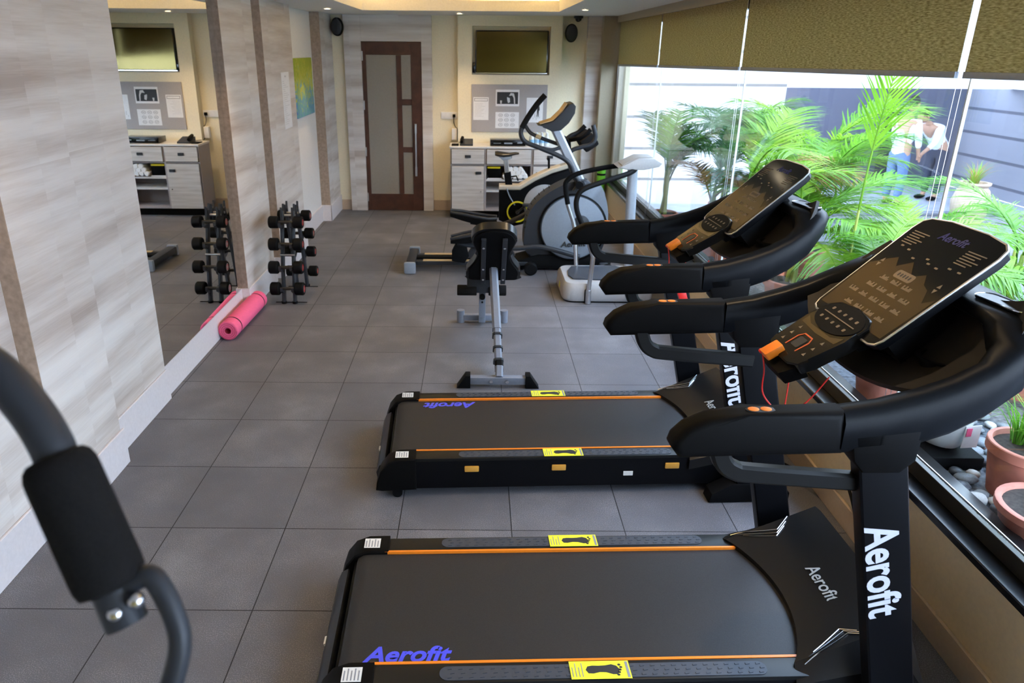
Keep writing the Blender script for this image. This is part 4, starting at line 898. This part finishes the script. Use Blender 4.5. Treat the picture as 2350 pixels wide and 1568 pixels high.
obj('crank_arm', B().bar([(.45, 7.74, .35), (.54, 7.73, .43)], .03, .02, up=(0, 1, 0)).bar([(.45, 7.96, .35), (.36, 7.96, .27)], .03, .02, up=(0, 1, 0)).cyl((.45, 7.73, .35), (.45, 7.97, .35), .022), M['dgrey'], bk_)
for x, y, z in ((.55, 7.68, .44), (.35, 8.02, .26)): obj('pedal', B().box((x-.05, y-.045, z-.012), (x+.05, y+.045, z+.012), .006), M['dgrey'], bk_)
obj('seat_sleeve', B().bar([(.36, 7.85, .60), (.335, 7.85, .76)], .075, .06, up=(1, 0, 0)), M['blkm'], bk_)
obj('seat_post', B().bar([(.34, 7.85, .72), (.315, 7.85, .90)], .05, .04, up=(1, 0, 0)), M['steel'], bk_)
obj('seat_lever', B().tube([(.38, 7.80, .72), (.43, 7.78, .73), (.45, 7.78, .68)], .008, 8), M['blkm'], bk_)
sd = [(.20, .085, .04), (.225, .10, .055), (.29, .085, .055), (.35, .045, .04), (.42, .028, .03), (.455, .016, .02)]
rg = []
for x, w, h in sd: rg.append([(x, 7.85+w*math.cos(a), .945+.010*(x < .24)+h*.5*math.sin(a)+(.012 if x > .4 else 0)) for a in [2*PI*k/14 for k in range(14)]])
obj('saddle', B().loft(rg), M['vinyl'], bk_)
obj('saddle_base', B().prism([(.24, .925), (.38, .925), (.36, .90), (.29, .885)], 'xz', 7.80, 7.90, .008), M['silver'], bk_)
obj('handlebar_post', B().bar([(1.0, 7.85, .80), (.965, 7.85, 1.10)], .06, .05, up=(1, 0, 0)), M['blkm'], bk_)
hbk = B()
for s in (-1, 1): hbk.tube([(.95, 7.85+s*.03, 1.10), (1.02, 7.85+s*.16, 1.13), (1.10, 7.85+s*.20, 1.16), (1.17, 7.85+s*.20, 1.23)], .024, 10, 5)
hbk.tube([(.93, 7.63, 1.11), (.95, 7.85, 1.11), (.93, 8.07, 1.11)], .022, 10, 4)
obj('handlebar', hbk, M['blkm'], bk_)
for s in (-1, 1): obj('arm_pad', B().box((1.08, 7.85+s*.20-.065, 1.03), (1.24, 7.85+s*.20+.065, 1.17), .03, rot=Matrix.Rotation(-.6, 3, 'Y')), M['foam'], bk_)
obj('tension_knob', B().cyl((.78, 7.85, .80), (.775, 7.85, .90), .012).cyl((.77, 7.82, .90), (.77, 7.88, .90), .015), M['blkm'], bk_)
for x in (.26, 1.02): obj('floor_bar', B().box((x, 7.58, .012), (x+.07, 8.12, .07), .015), M['blkm'], bk_)
obj('leg', B().bar([(.34, 7.85, .22), (.30, 7.85, .05)], .07, .06, up=(1, 0, 0)).bar([(1.05, 7.85, .16), (1.055, 7.85, .05)], .07, .06, up=(1, 0, 0)), M['blkm'], bk_)

# ------------------------------------------------------------------ vibration plate
vp = thing('vibration_plate', 'silver white vibration plate with steel handrails beside the far treadmill', 'vibration plate', (1.1, 6.05, 0))
def vr(k, z, y0=5.765, y1=6.36, x0=.735, x1=1.50): 
    pts = rrect((x1-x0)*k, (y1-y0)*k, .09*k, 6, (x0+x1)/2, (y0+y1)/2); return [(x, y, z) for x, y in pts]
obj('base_body', B().loft([vr(.97, .012), vr(1, .03), vr(.99, .12), vr(.955, .155), vr(.93, .165)]), M['vib'], vp)
obj('base_skirt', B().loft([vr(.95, .0), vr(.975, .014)]), M['blkm'], vp)
mt_ = [(.83, 5.90), (1.26, 5.86), (1.33, 5.95), (1.33, 6.20), (1.26, 6.30), (.86, 6.27), (.815, 6.15), (.80, 6.0)]
obj('foot_mat', B().prism(mt_, 'xy', .1655, .178, .006), M['pad'], vp)
obj('side_sticker', B().box((.7335, 6.0, .06), (.7345, 6.06, .11)), M['yellow'], vp)
obj('side_slot', B().box((.915, 5.7605, .02), (.93, 5.7645, .12)), M['blkm'], vp)
obj('column', B().prism(rrect(.085, .075, .03, 6, 1.385, 6.34), 'xy', 0.0, 1.05).xf(Matrix(((1, 0, -.03, .0), (0, 1, 0, 0), (0, 0, 1, 0), (0, 0, 0, 1)))), M['silver'], vp)
nr = [(.945, 5.752, .004), (.945, 5.752, .12), (.962, 5.752, .38), (.952, 5.755, .44), (.87, 5.77, .655), (.815, 5.79, .78), (.812, 5.80, .88), (.87, 5.82, .95), (1.08, 5.90, 1.01), (1.26, 6.0, 1.05), (1.33, 6.12, 1.075), (1.31, 6.25, 1.07)]
r1 = obj('handrail', B().tube(nr, .019, 12, 5), M['steel'], vp)
obj('rail_sleeve', B().tube(nr[4:], .0215, 12, 5), M['blkm'], r1)
obj('rail_clamp', B().tube(nr[:2], .024, 12), M['steel'], r1)
fr_ = [(.91, 6.30, .15), (.895, 6.33, .36), (.88, 6.35, .52), (.81, 6.35, .72), (.785, 6.35, .85), (.79, 6.35, .92), (.88, 6.35, .985), (1.08, 6.34, 1.035), (1.28, 6.32, 1.07)]
r2 = obj('handrail', B().tube(fr_, .019, 12, 5), M['steel'], vp); obj('rail_sleeve', B().tube(fr_[3:], .0215, 12, 5), M['blkm'], r2)
ch_ = [(1.17, 1.085), (1.20, 1.10), (1.33, 1.165), (1.46, 1.165), (1.53, 1.125), (1.50, 1.095), (1.38, 1.07), (1.25, 1.07)]
cc = obj('console', B().prism(ch_, 'xz', 6.02, 6.28, .02, 3), M['vib'], vp)
obj('console_face', B().prism([(1.205, 1.1035), (1.33, 1.1665), (1.45, 1.1668), (1.45, 1.1698), (1.33, 1.1695), (1.203, 1.1065)], 'xz', 6.05, 6.25), M['greyl'], cc)

# ------------------------------------------------------------------ cable by the low wall
one('power_cable', B().tube([(1.52, 3.55, .012), (1.55, 3.3, .015), (1.60, 3.0, .10), (1.635, 2.80, .22), (1.64, 2.70, .19), (1.63, 2.55, .06), (1.58, 2.45, .014), (1.50, 2.44, .012)], .007, 8, 6), M['blkm'], 'black power cable looped against the low beige wall', 'cable')

# ------------------------------------------------------------------ outside
GZ = .06
TZ = -.45
struct('planter_bed', B().box((1.86, 4.0, -.5), (9.29, 9.2, GZ)), M['gravel'])
G2 = .38
struct('planter_bed_raised', B().box((1.86, -1.5, -.5), (9.29, 3.999, G2)), M['gravel'])
struct('terrace_floor', B().box((1.86, 9.201, -.55), (9.29, 15, TZ)), M['terr'])
struct('terrace_edge', B().box((3.2, 9.06, GZ+.001), (9.28, 9.2, .10), .005, seg=1), M['terrd'])
struct('exterior_wall_white', B().box((1.801, 12.3, TZ), (5.0, 12.5, 3.4)), M['ext'])
struct('exterior_wall_side', B().box((9.3, -1.5, TZ), (9.5, 15, 3.4)), M['extg'])
struct('exterior_doorway', B().box((5.0, 14.3, TZ), (9.29, 14.4, 1.7)), M['dglass'])
struct('exterior_beam', B().box((5.0, 13.0, 1.42), (9.29, 13.3, 3.4)).box((9.15, -1.5, 1.42), (9.299, 13.0, 3.4)), M['extw'])
struct('exterior_post', B().box((7.75, 14.1, TZ), (7.9, 14.29, 1.7)), M['dgrey'])
struct('added_shade_canopy', B().box((1.801, 8.6, 3.4), (9.5, 15, 3.5)).box((8.4, -1.5, 3.4), (9.5, 8.6, 3.5)), M['extw'])  # unseen canopy added to keep sky light off the outside walls
struct('exterior_facade', B().box((1.865, YN, 2.31), (2.02, 12.29, 2.9)), M['extw'])

LEAFM = {'g': M['leaf'], 'l': M['leaf2'], 'd': M['leaf3'], 'y': M['dry']}
FR = {}
def frond_mesh(kind, seed, vee=0):
    key = (kind, seed, vee)
    if key in FR: return FR[key]
    rnd = random.Random(seed*17+vee); b = B(); n = 42 if not vee else 17
    droop = .35+.5*rnd.random() if not vee else .12
    def rach(s): return V((s*(1-.25*droop*s), 0, .0+s*(.15 if vee else .35)-droop*s*s*.8)) if not vee else V((.10*s*s, 0, s))
    pts = [rach(i/12) for i in range(13)]
    b.tube(pts, [.009*(1-.75*i/12) for i in range(13)], 5)
    for i in range(n):
        s = (.18+.82*i/n) if not vee else (.42+.58*i/n); p = rach(s); t = (rach(min(1, s+.02))-rach(s-.02)).normalized(); side0 = V((0, 1, 0)); upv = t.cross(side0)
        if upv.z < 0 and not vee: upv = -upv
        for sg in (-1, 1):
            ll = (.34 if not vee else .40)*((math.sin(PI*min(1, (s-.10)/.95))**.6 if not vee else .95-.4*abs(s-.7))+.12)*(1+.15*(rnd.random()-.5))
            d = (t*((.75 if not vee else 1.0)+.3*rnd.random())+side0*sg*(1.0 if not vee else .85)+upv*(.35 if not vee else .0)*rnd.random()).normalized()
            w = .0095 if not vee else .0115; wv = (t-d*t.dot(d)).normalized(); pr = None; dr = (.25+.3*rnd.random())*ll*(.35 if vee else 1)
            prev = None
            for q in range(4):
                f = q/3; c = p+d*ll*f+V((0, 0, -dr*f*f)); ww = w*(1-f)**.7*(.6+1.4*f if f < .3 else 1)
                cur = (b.bm.verts.new(c+wv*ww), b.bm.verts.new(c-wv*ww)) if q < 3 else (b.bm.verts.new(c),)
                if prev:
                    if len(cur) == 2: b.bm.faces.new((prev[0], prev[1], cur[1], cur[0]))
                    else: b.bm.faces.new((prev[0], prev[1], cur[0]))
                prev = cur
    me = finish(b.bm, 40); me.materials.append(LEAFM[kind]); FR[key] = me; return me
def grass_mesh(kind, seed):
    key = ('grass', kind, seed)
    if key in FR: return FR[key]
    rnd = random.Random(seed); b = B()
    for i in range(34):
        a = rnd.random()*2*PI; l = .22+.2*rnd.random(); sp = .1+.22*rnd.random(); d = V((math.cos(a), math.sin(a), 0)); sd_ = V((-d.y, d.x, 0)); prev = None
        for q in range(5):
            f = q/4; c = d*(.02+sp*f*f)+V((0, 0, l*(f-.35*f*f*f))); ww = .0042*(1-f)+.0004
            cur = (b.bm.verts.new(c+sd_*ww), b.bm.verts.new(c-sd_*ww))
            if prev: b.bm.faces.new((prev[0], prev[1], cur[1], cur[0]))
            prev = cur
    me = finish(b.bm, 40); me.materials.append(LEAFM[kind]); FR[key] = me; return me
def pot(t, x, y, r, h, z0, mat='terra'):
    obj('pot', B().lathe([(.001, 0), (r*.72, 0), (r*.93, h*.80), (r*.95, h*.80), (r, h*.82), (r, h*.985), (r*.98, h), (r*.88, h), (r*.86, h*.9), (r*.80, h*.6)], (x, y, z0), cap=True, seg=36), M[mat], t)
    obj('soil', B().lathe([(r*.875, h*.90), (r*.5, h*.915), (.001, h*.92)], (x, y, z0), seg=28), M['soil'], t)
pid = 0
def palm(x, y, r, h, label, fr, kinds='g', stems=True, mat='terra', grass=None, z0=GZ, sc=1.0):
    """fr: list of (azimuth deg, elevation deg, scale, kind, base height)"""
    global pid; pid += 1
    if z0 == GZ and y < 4: z0 = G2
    t = thing('potted_palm', label, 'potted plant', (x, y, z0), 0, 'potted palms outside the window')
    pot(t, x, y, r, h, z0, mat)
    base = h*.9
    if fr:
        b = B()
        for k, (az, elv, s, kd, bh) in enumerate(fr):
            a = math.radians(az); q = .035
            b.tube([(q*math.cos(a*2+k), q*math.sin(a*2+k), base-.03), (q*.8*math.cos(a), q*.8*math.sin(a), base+bh*.6), (.03*math.cos(a), .03*math.sin(a), base+bh)], [.012, .011, .009], 6)
        obj('stems', b, M['stem'], t, True)
    for k, (az, elv, s, kd, bh) in enumerate(fr):
        vee = elv > 75
        me = frond_mesh(kd, (pid*3+k) % 5, 1 if vee else 0)
        o = bpy.data.objects.new('frond', me); COL.objects.link(o); o.parent = t
        o.location = (.03*math.cos(math.radians(az)), .03*math.sin(math.radians(az)), base+bh-.01)
        rot = Matrix.Rotation(math.radians(az), 4, 'Z')
        if not vee: rot = rot @ Matrix.Rotation(-math.radians(elv-18), 4, 'Y')
        o.rotation_euler = rot.to_euler(); o.scale = (s, s, s)
    if grass:
        for kd, sd_, gs, gx, gy_ in grass:
            o = bpy.data.objects.new('grass_tuft', grass_mesh(kd, sd_)); COL.objects.link(o); o.parent = t; o.location = (gx, gy_, base-.01); o.scale = (gs, gs, gs)
    return t
def ring(n, e0, e1, s, kinds, bh, seed, a0=0):
    rd = random.Random(seed)
    return [((a0+360*i/n+rd.uniform(-20, 20)) % 360, rd.uniform(e0, e1), s*rd.uniform(.75, 1.1), kinds[i % len(kinds)], bh*rd.uniform(.6, 1.1)) for i in range(n)]
def fan(n, e0, e1, s, kinds, bh, seed, lim=100):
    rd = random.Random(seed)
    return [(-lim+2*lim*(i+rd.random())/n, rd.uniform(e0, e1), s*rd.uniform(.8, 1.1), kinds[i % len(kinds)], bh*rd.uniform(.55, 1.1)) for i in range(n)]
palm(2.12, 8.15, .17, .22, 'palm in a terracotta pot at the far end of the window', fan(11, 50, 74, 1.05, 'gdd', .65, 1))
palm(2.95, 8.6, .18, .24, 'dark feathery palm beside the far window palm', ring(11, 40, 74, 1.1, 'dgd', .65, 2))
palm(2.35, 7.2, .19, .25, 'palm with orange dry base standing between the far window joints', fan(11, 35, 74, .95, 'dgyd', .45, 3))
palm(3.4, 7.4, .19, .25, 'tall bright palm behind the far treadmill console', ring(11, 40, 74, 1.1, 'lgl', .70, 4))
palm(2.30, 6.2, .20, .28, 'lime palm with orange tips seen left above the far console', fan(12, 30, 74, 1.05, 'lgly', .55, 5))
palm(3.05, 6.5, .19, .25, 'dense green palm at the middle of the window bed', ring(11, 40, 74, .95, 'glg', .60, 6))
palm(2.45, 5.40, .20, .28, 'lime palm whose fronds hang over the far console', fan(13, 20, 72, 1.0, 'lgl', .50, 7))
palm(2.50, 4.74, .17, .26, 'tall palm with one upright fan frond in the middle of the window', [(20, 90, .95, 'l', .72)]+fan(7, 30, 60, .75, 'gl', .30, 8, 80))
palm(2.28, 3.95, .19, .30, 'low bushy palm right behind the far console arm', fan(11, 10, 62, .80, 'lgl', .22, 9, 85))
palm(3.6, 4.4, .19, .25, 'bright palm with a fan frond near the pale urn', [(200, 88, .62, 'g', .72)]+ring(3, 25, 45, .45, 'gld', .25, 11))
palm(2.75, 3.35, .19, .28, 'spreading green palm behind the near console', fan(11, 10, 60, .85, 'glg', .30, 12, 110))
palm(4.1, 3.6, .19, .25, 'leaning palm at the right edge of the window', ring(10, 20, 70, .95, 'gyl', .50, 13))
palm(3.1, 2.55, .19, .25, 'dark green palm over the near pots at the right edge', fan(9, 15, 60, .75, 'gdg', .40, 14, 120))
palm(2.00, 3.22, .15, .24, 'terracotta pot with thin striped grass seen through the near treadmill', [], grass=[('d', 3, 1.2, 0, 0), ('g', 4, 1.0, .05, .02)])
palm(2.12, 2.42, .145, .22, 'terracotta pot of spiky lime grass beside the clear box', [], grass=[('l', 5, .9, 0, 0), ('l', 6, .8, .04, -.03), ('g', 7, 1.0, -.02, .05)])
palm(1.985, 2.11, .165, .15, 'terracotta pot cut by the frame edge with one thick green stem', [(80, 40, .5, 'g', .35)])
palm(3.35, 3.15, .17, .22, 'low feathery palm at the right edge between urn and near pots', fan(9, 15, 60, .75, 'gly', .22, 15, 120))
palm(3.55, 4.60, .18, .24, 'feathery green palm standing in front of the grey siding at the right', fan(8, 40, 74, .80, 'ggl', .55, 16, 150))
palm(3.45, 5.55, .17, .22, 'thin palm with few fronds before the two people on the terrace', ring(5, 35, 70, .70, 'gl', .35, 17))
# urn with yellow grass on the terrace side
ur = thing('stone_urn', 'pale stone urn with yellow green grass near the terrace edge', 'urn', (5.95, 8.7, GZ))
obj('urn_body', B().lathe([(.001, 0), (.13, 0), (.19, .12), (.21, .26), (.17, .40), (.14, .44), (.17, .47), (.17, .49), (.13, .49), (.12, .44)], (5.95, 8.7, GZ), cap=True, seg=32), M['sand'], ur)
for q in range(3):
    o = bpy.data.objects.new('grass_tuft', grass_mesh('ly'[q % 2], 11+q)); COL.objects.link(o); o.parent = ur; o.location = (.03*q-.03, .02*q, .43); o.scale = (1.1, 1.1, 1.1)
# clear box on a black tray
bx = thing('clear_box', 'clear plastic box on a black tray beside the terracotta pots', 'box', (1.94, 2.75, G2))
obj('tray', B().box((1.875, 2.585, G2+.002), (2.09, 2.92, G2+.06), .008), M['blkm'], bx)
tb = B(); tb.loft([[(1.975+r*.62*math.cos(a), 2.752+r*.9*math.sin(a), z) for a in [2*PI*k/28 for k in range(28)]] for r, z in ((.06, G2+.062), (.13, G2+.075), (.155, G2+.11), (.178, G2+.24), (.172, G2+.24), (.148, G2+.11))])
obj('tub', tb, M['plastic'], bx)
obj('picture_card', B().box((1.985, 2.60, G2+.10), (2.055, 2.603, G2+.20), rot=Matrix.Rotation(.12, 3, 'Z')), M['paper'], bx)
obj('red_patch', B().box((1.99, 2.596, G2+.155), (2.012, 2.5985, G2+.19), rot=Matrix.Rotation(.12, 3, 'Z'), piv=(2.02, 2.6015, G2+.15)), M['pink'], bx)
# pebbles
PM = []
for k in range(6):
    b = B(); b.ball((0, 0, 0), .5, (1, .8, .55), 14); rd = random.Random(k)
    ph = [rd.random()*6 for _ in range(4)]
    for v in b.bm.verts:
        v.co *= 1+.10*math.sin(v.co.x*5+ph[0])+.08*math.sin(v.co.y*7+ph[1])+.06*math.sin(v.co.z*6+ph[2])
    PM.append(finish(b.bm, 80))
rd = random.Random(5); pts = []
tries = 0
while len(pts) < 170 and tries < 6000:
    tries += 1
    x, y = rd.uniform(1.88, 2.42), rd.uniform(1.85, 3.1); s = rd.uniform(.05, .085)
    bad = any((x-px)**2+(y-py)**2 < ((r+s)*.37)**2 for px, py, r in pts)
    for cx, cy, cr in ((1.985, 2.11, .14), (2.12, 2.42, .125), (2.00, 3.22, .13), (2.75, 3.35, .16)): bad |= (x-cx)**2+(y-cy)**2 < (cr+s*.5)**2
    bad |= 1.875-s*.5 < x < 2.09+s*.5 and 2.585-s*.5 < y < 2.92+s*.5
    if not bad: pts.append((x, y, s))
PL = (('stone1', 'smooth grey river pebble in the planter bed outside the window'), ('stone2', 'smooth white river pebble in the planter bed outside the window'), ('stone3', 'dark slate river pebble in the planter bed outside the window'), ('stone4', 'brownish river pebble in the planter bed outside the window'))
PMM = {}
for k, (x, y, s) in enumerate(pts):
    mk, lb = PL[(0, 1, 2, 0, 3, 1, 0, 2)[k % 8]]; key = (k % 6, mk)
    if key not in PMM: me = PM[k % 6].copy(); me.materials.append(M[mk]); PMM[key] = me
    o = bpy.data.objects.new('pebble', PMM[key]); COL.objects.link(o); o.location = (x, y, G2+s*.27); o.scale = (s, s, s); o.rotation_euler = (rd.uniform(-.2, .2), rd.uniform(-.2, .2), rd.uniform(0, 6))
    tag(o, lb, 'pebble', lb.split(' river')[0]+' pebbles outside')
# people on the terrace
def skin_mesh(J, E_, lv=2):
    me = bpy.data.meshes.new('s'); me.from_pydata([j[0] for j in J], E_, []); o = bpy.data.objects.new('s', me); COL.objects.link(o)
    m = o.modifiers.new('k', 'SKIN'); m.use_smooth_shade = True
    for i, j in enumerate(J): me.skin_vertices[0].data[i].radius = (j[1], j[2] if len(j) > 2 else j[1])
    me.skin_vertices[0].data[0].use_root = True
    o.modifiers.new('s', 'SUBSURF').levels = lv
    bpy.context.view_layer.update()
    r = bpy.data.meshes.new_from_object(o.evaluated_get(bpy.context.evaluated_depsgraph_get())); bpy.data.objects.remove(o); bpy.data.meshes.remove(me); return r
def person(x, y, rz, label, lean, trousers, arms):
    """standing figure facing +x in its own frame, 1.7 m tall; lean bends the torso forwards"""
    t = thing('person', label, 'person', (x, y, TZ), rz)
    hip = V((0, 0, .92)); c, s = math.cos(lean), math.sin(lean)
    def tor(h, f=0, yy=0): return hip+V((h*s+f*c, yy, h*c-f*s))
    J = [(hip, .13, .11), (tor(.20), .125, .10), (tor(.42), .15, .11), (tor(.52), .06, .055), (tor(.60, .01), .05)]; E_ = [(0, 1), (1, 2), (2, 3), (3, 4)]
    sh, hd = [], []
    for sg in (-1, 1):
        i = len(J); a = arms
        S_ = tor(.46, 0, sg*.19); el_ = S_+V((a[0], sg*.05, a[1])); wr = el_+V((a[2], -sg*.04, a[3])); hn = wr+V((a[2], 0, a[3])).normalized()*.08
        J += [(S_, .055), (el_, .043), (wr, .03), (hn, .026, .04)]; E_ += [(2, i), (i, i+1), (i+1, i+2), (i+2, i+3)]
        sh.append((S_, el_, wr)); hd.append((wr, hn))
        i = len(J); J += [(V((.0, sg*.10, .86)), .085), (V((.03, sg*.11, .48)), .058), (V((-.01, sg*.115, .10)), .040), (V((.06, sg*.12, .035)), .038, .034), (V((.17, sg*.125, .028)), .036, .024)]
        E_ += [(0, i), (i, i+1), (i+1, i+2), (i+2, i+3), (i+3, i+4)]
    body = skin_mesh(J, E_)
    # head, face and fingers joined into the one body mesh
    b = B(); b.bm.from_mesh(body); hc = tor(.74, .03)
    R3 = Matrix.Rotation(lean*.8, 3, 'Y')
    b.ball(hc, .11, (.92, .74, 1.12), 18, R3)
    def hp(f, yy, z): return hc+R3 @ V((f, yy, z))
    b.ball(hp(.100, 0, -.015), .020, (1, .7, 1.3), 8, R3)
    for sg in (-1, 1): b.ball(hp(0, sg*.083, -.01), .028, (.7, .35, 1.1), 8, R3).ball(hp(.090, sg*.034, .012), .012, (.6, 1.2, .8), 8, R3)
    b.ball(hp(.094, 0, -.058), .014, (.5, 1.8, .5), 8, R3)
    for (wr, hn) in hd:
        d_ = (hn-wr).normalized(); sd2 = V((0, 1, 0)).cross(d_).normalized()
        for q in range(4): b.tube([hn+sd2*(.012*(q-1.5))-d_*.02, hn+sd2*(.013*(q-1.5))+d_*(.045+.006*(q % 3)), hn+sd2*(.012*(q-1.5))+d_*(.07+.006*(q % 3))], .0075, 6)
        b.tube([wr+d_*.02+sd2*.02, hn+sd2*.045, hn+sd2*.05+d_*.02], .008, 6)
    obj('body', b, M['skin'], t, True, ang=80)
    hr = B(); hr.ball(hp(-.018, 0, .028), .113, (.92, .78, 1.02), 18, R3); obj('hair', hr, M['hair'], t, True, ang=80)
    J2 = [(tor(-.15) if lean < .3 else tor(-.10), .165, .14), (tor(.20), .15, .12), (tor(.42), .175, .125), (tor(.50), .075, .07)]; E2 = [(0, 1), (1, 2), (2, 3)]
    for S_, el_, wr in sh: i = len(J2); J2 += [(S_, .072), (el_, .057), (el_.lerp(wr, .6), .047)]; E2 += [(2, i), (i, i+1), (i+1, i+2)]
    obj('shirt', skin_mesh(J2, E2), M['shirt'], t, True, ang=80)
    J3 = [(hip+V((0, 0, .03)), .15, .125), (hip-V((0, 0, .04)), .15, .12)]; E3 = [(0, 1)]
    for sg in (-1, 1): i = len(J3); J3 += [(V((.0, sg*.10, .78)), .10), (V((.03, sg*.11, .48)), .078), (V((-.01, sg*.115, .10)), .065)]; E3 += [(1, i), (i, i+1), (i+1, i+2)]
    obj('trousers', skin_mesh(J3, E3), M[trousers], t, True, ang=80)
    for sg in (-1, 1): obj('shoe', B().ball((.075, sg*.12, .04), .05, (2.6, 1, .75), 14), M['blkm'], t, True, ang=80)
person(8.05, 12.9, math.radians(200), 'person in white shirt and dark trousers bending forward on the terrace', .75, 'navy', (.12, -.24, .18, -.16))
person(7.1, 12.4, math.radians(20), 'person in white shirt and blue trousers standing upright on the terrace', .08, 'jean', (.03, -.28, .10, -.22))

# ------------------------------------------------------------------ daylight, camera
w = bpy.data.worlds.new('sky'); S.world = w; w.use_nodes = True; n = w.node_tree; bgd = n.nodes['Background']
tc = N(n, 'ShaderNodeTexCoord'); sp = N(n, 'ShaderNodeSeparateXYZ'); L(n, tc.outputs['Generated'], sp.inputs[0])
L(n, ramp(n, sp.outputs[2], [(.0, (.62, .75, 1.0)), (.35, (.66, .80, 1.0)), (1, (.42, .62, 1.0))]), bgd.inputs[0]); bgd.inputs[1].default_value = SKY = 8.0
sun = bpy.data.lights.new('sun', 'SUN'); sun.energy = 2.6; sun.angle = .02; sun.color = (1, .95, .86)
so_ = bpy.data.objects.new('sun', sun); COL.objects.link(so_); so_.rotation_euler = V((.16, .72, -1.0)).to_track_quat('-Z', 'Y').to_euler(); so_.location = (4, -4, 8)

F_, TH, RO, CX, CY, HH = 1666.1636, .359635666, -.007897884, 1089.61, 740.0, 1.987995
cd_ = bpy.data.cameras.new('camera'); co = bpy.data.objects.new('camera', cd_); COL.objects.link(co); S.camera = co
cd_.sensor_fit = 'HORIZONTAL'; cd_.sensor_width = 36; cd_.lens = F_*36/2350
cd_.shift_x = (1175-CX)/2350; cd_.shift_y = -(784-CY)/2350
cd_.clip_start = .02; cd_.clip_end = 100
fw_ = V((0, math.cos(TH), -math.sin(TH))); r0 = V((1, 0, 0)); d0 = fw_.cross(r0)
r2_ = r0*math.cos(RO)+d0*math.sin(RO); d2_ = -r0*math.sin(RO)+d0*math.cos(RO)
m_ = Matrix((r2_, -d2_, -fw_)).transposed().to_4x4(); m_.translation = (0, 0, HH); co.matrix_world = m_
cd_.dof.use_dof = True; cd_.dof.focus_distance = 2.6; cd_.dof.aperture_fstop = 5.6
S.view_settings.view_transform = 'Standard'; S.view_settings.look = 'None'; S.view_settings.exposure = 0.78; S.view_settings.gamma = 1; S.view_settings.use_curve_mapping = False
try:
    S.cycles.max_bounces = 10; S.cycles.diffuse_bounces = 5; S.cycles.transparent_max_bounces = 16; S.cycles.caustics_reflective = False; S.cycles.caustics_refractive = False; S.cycles.sample_clamp_indirect = 8
except Exception: pass
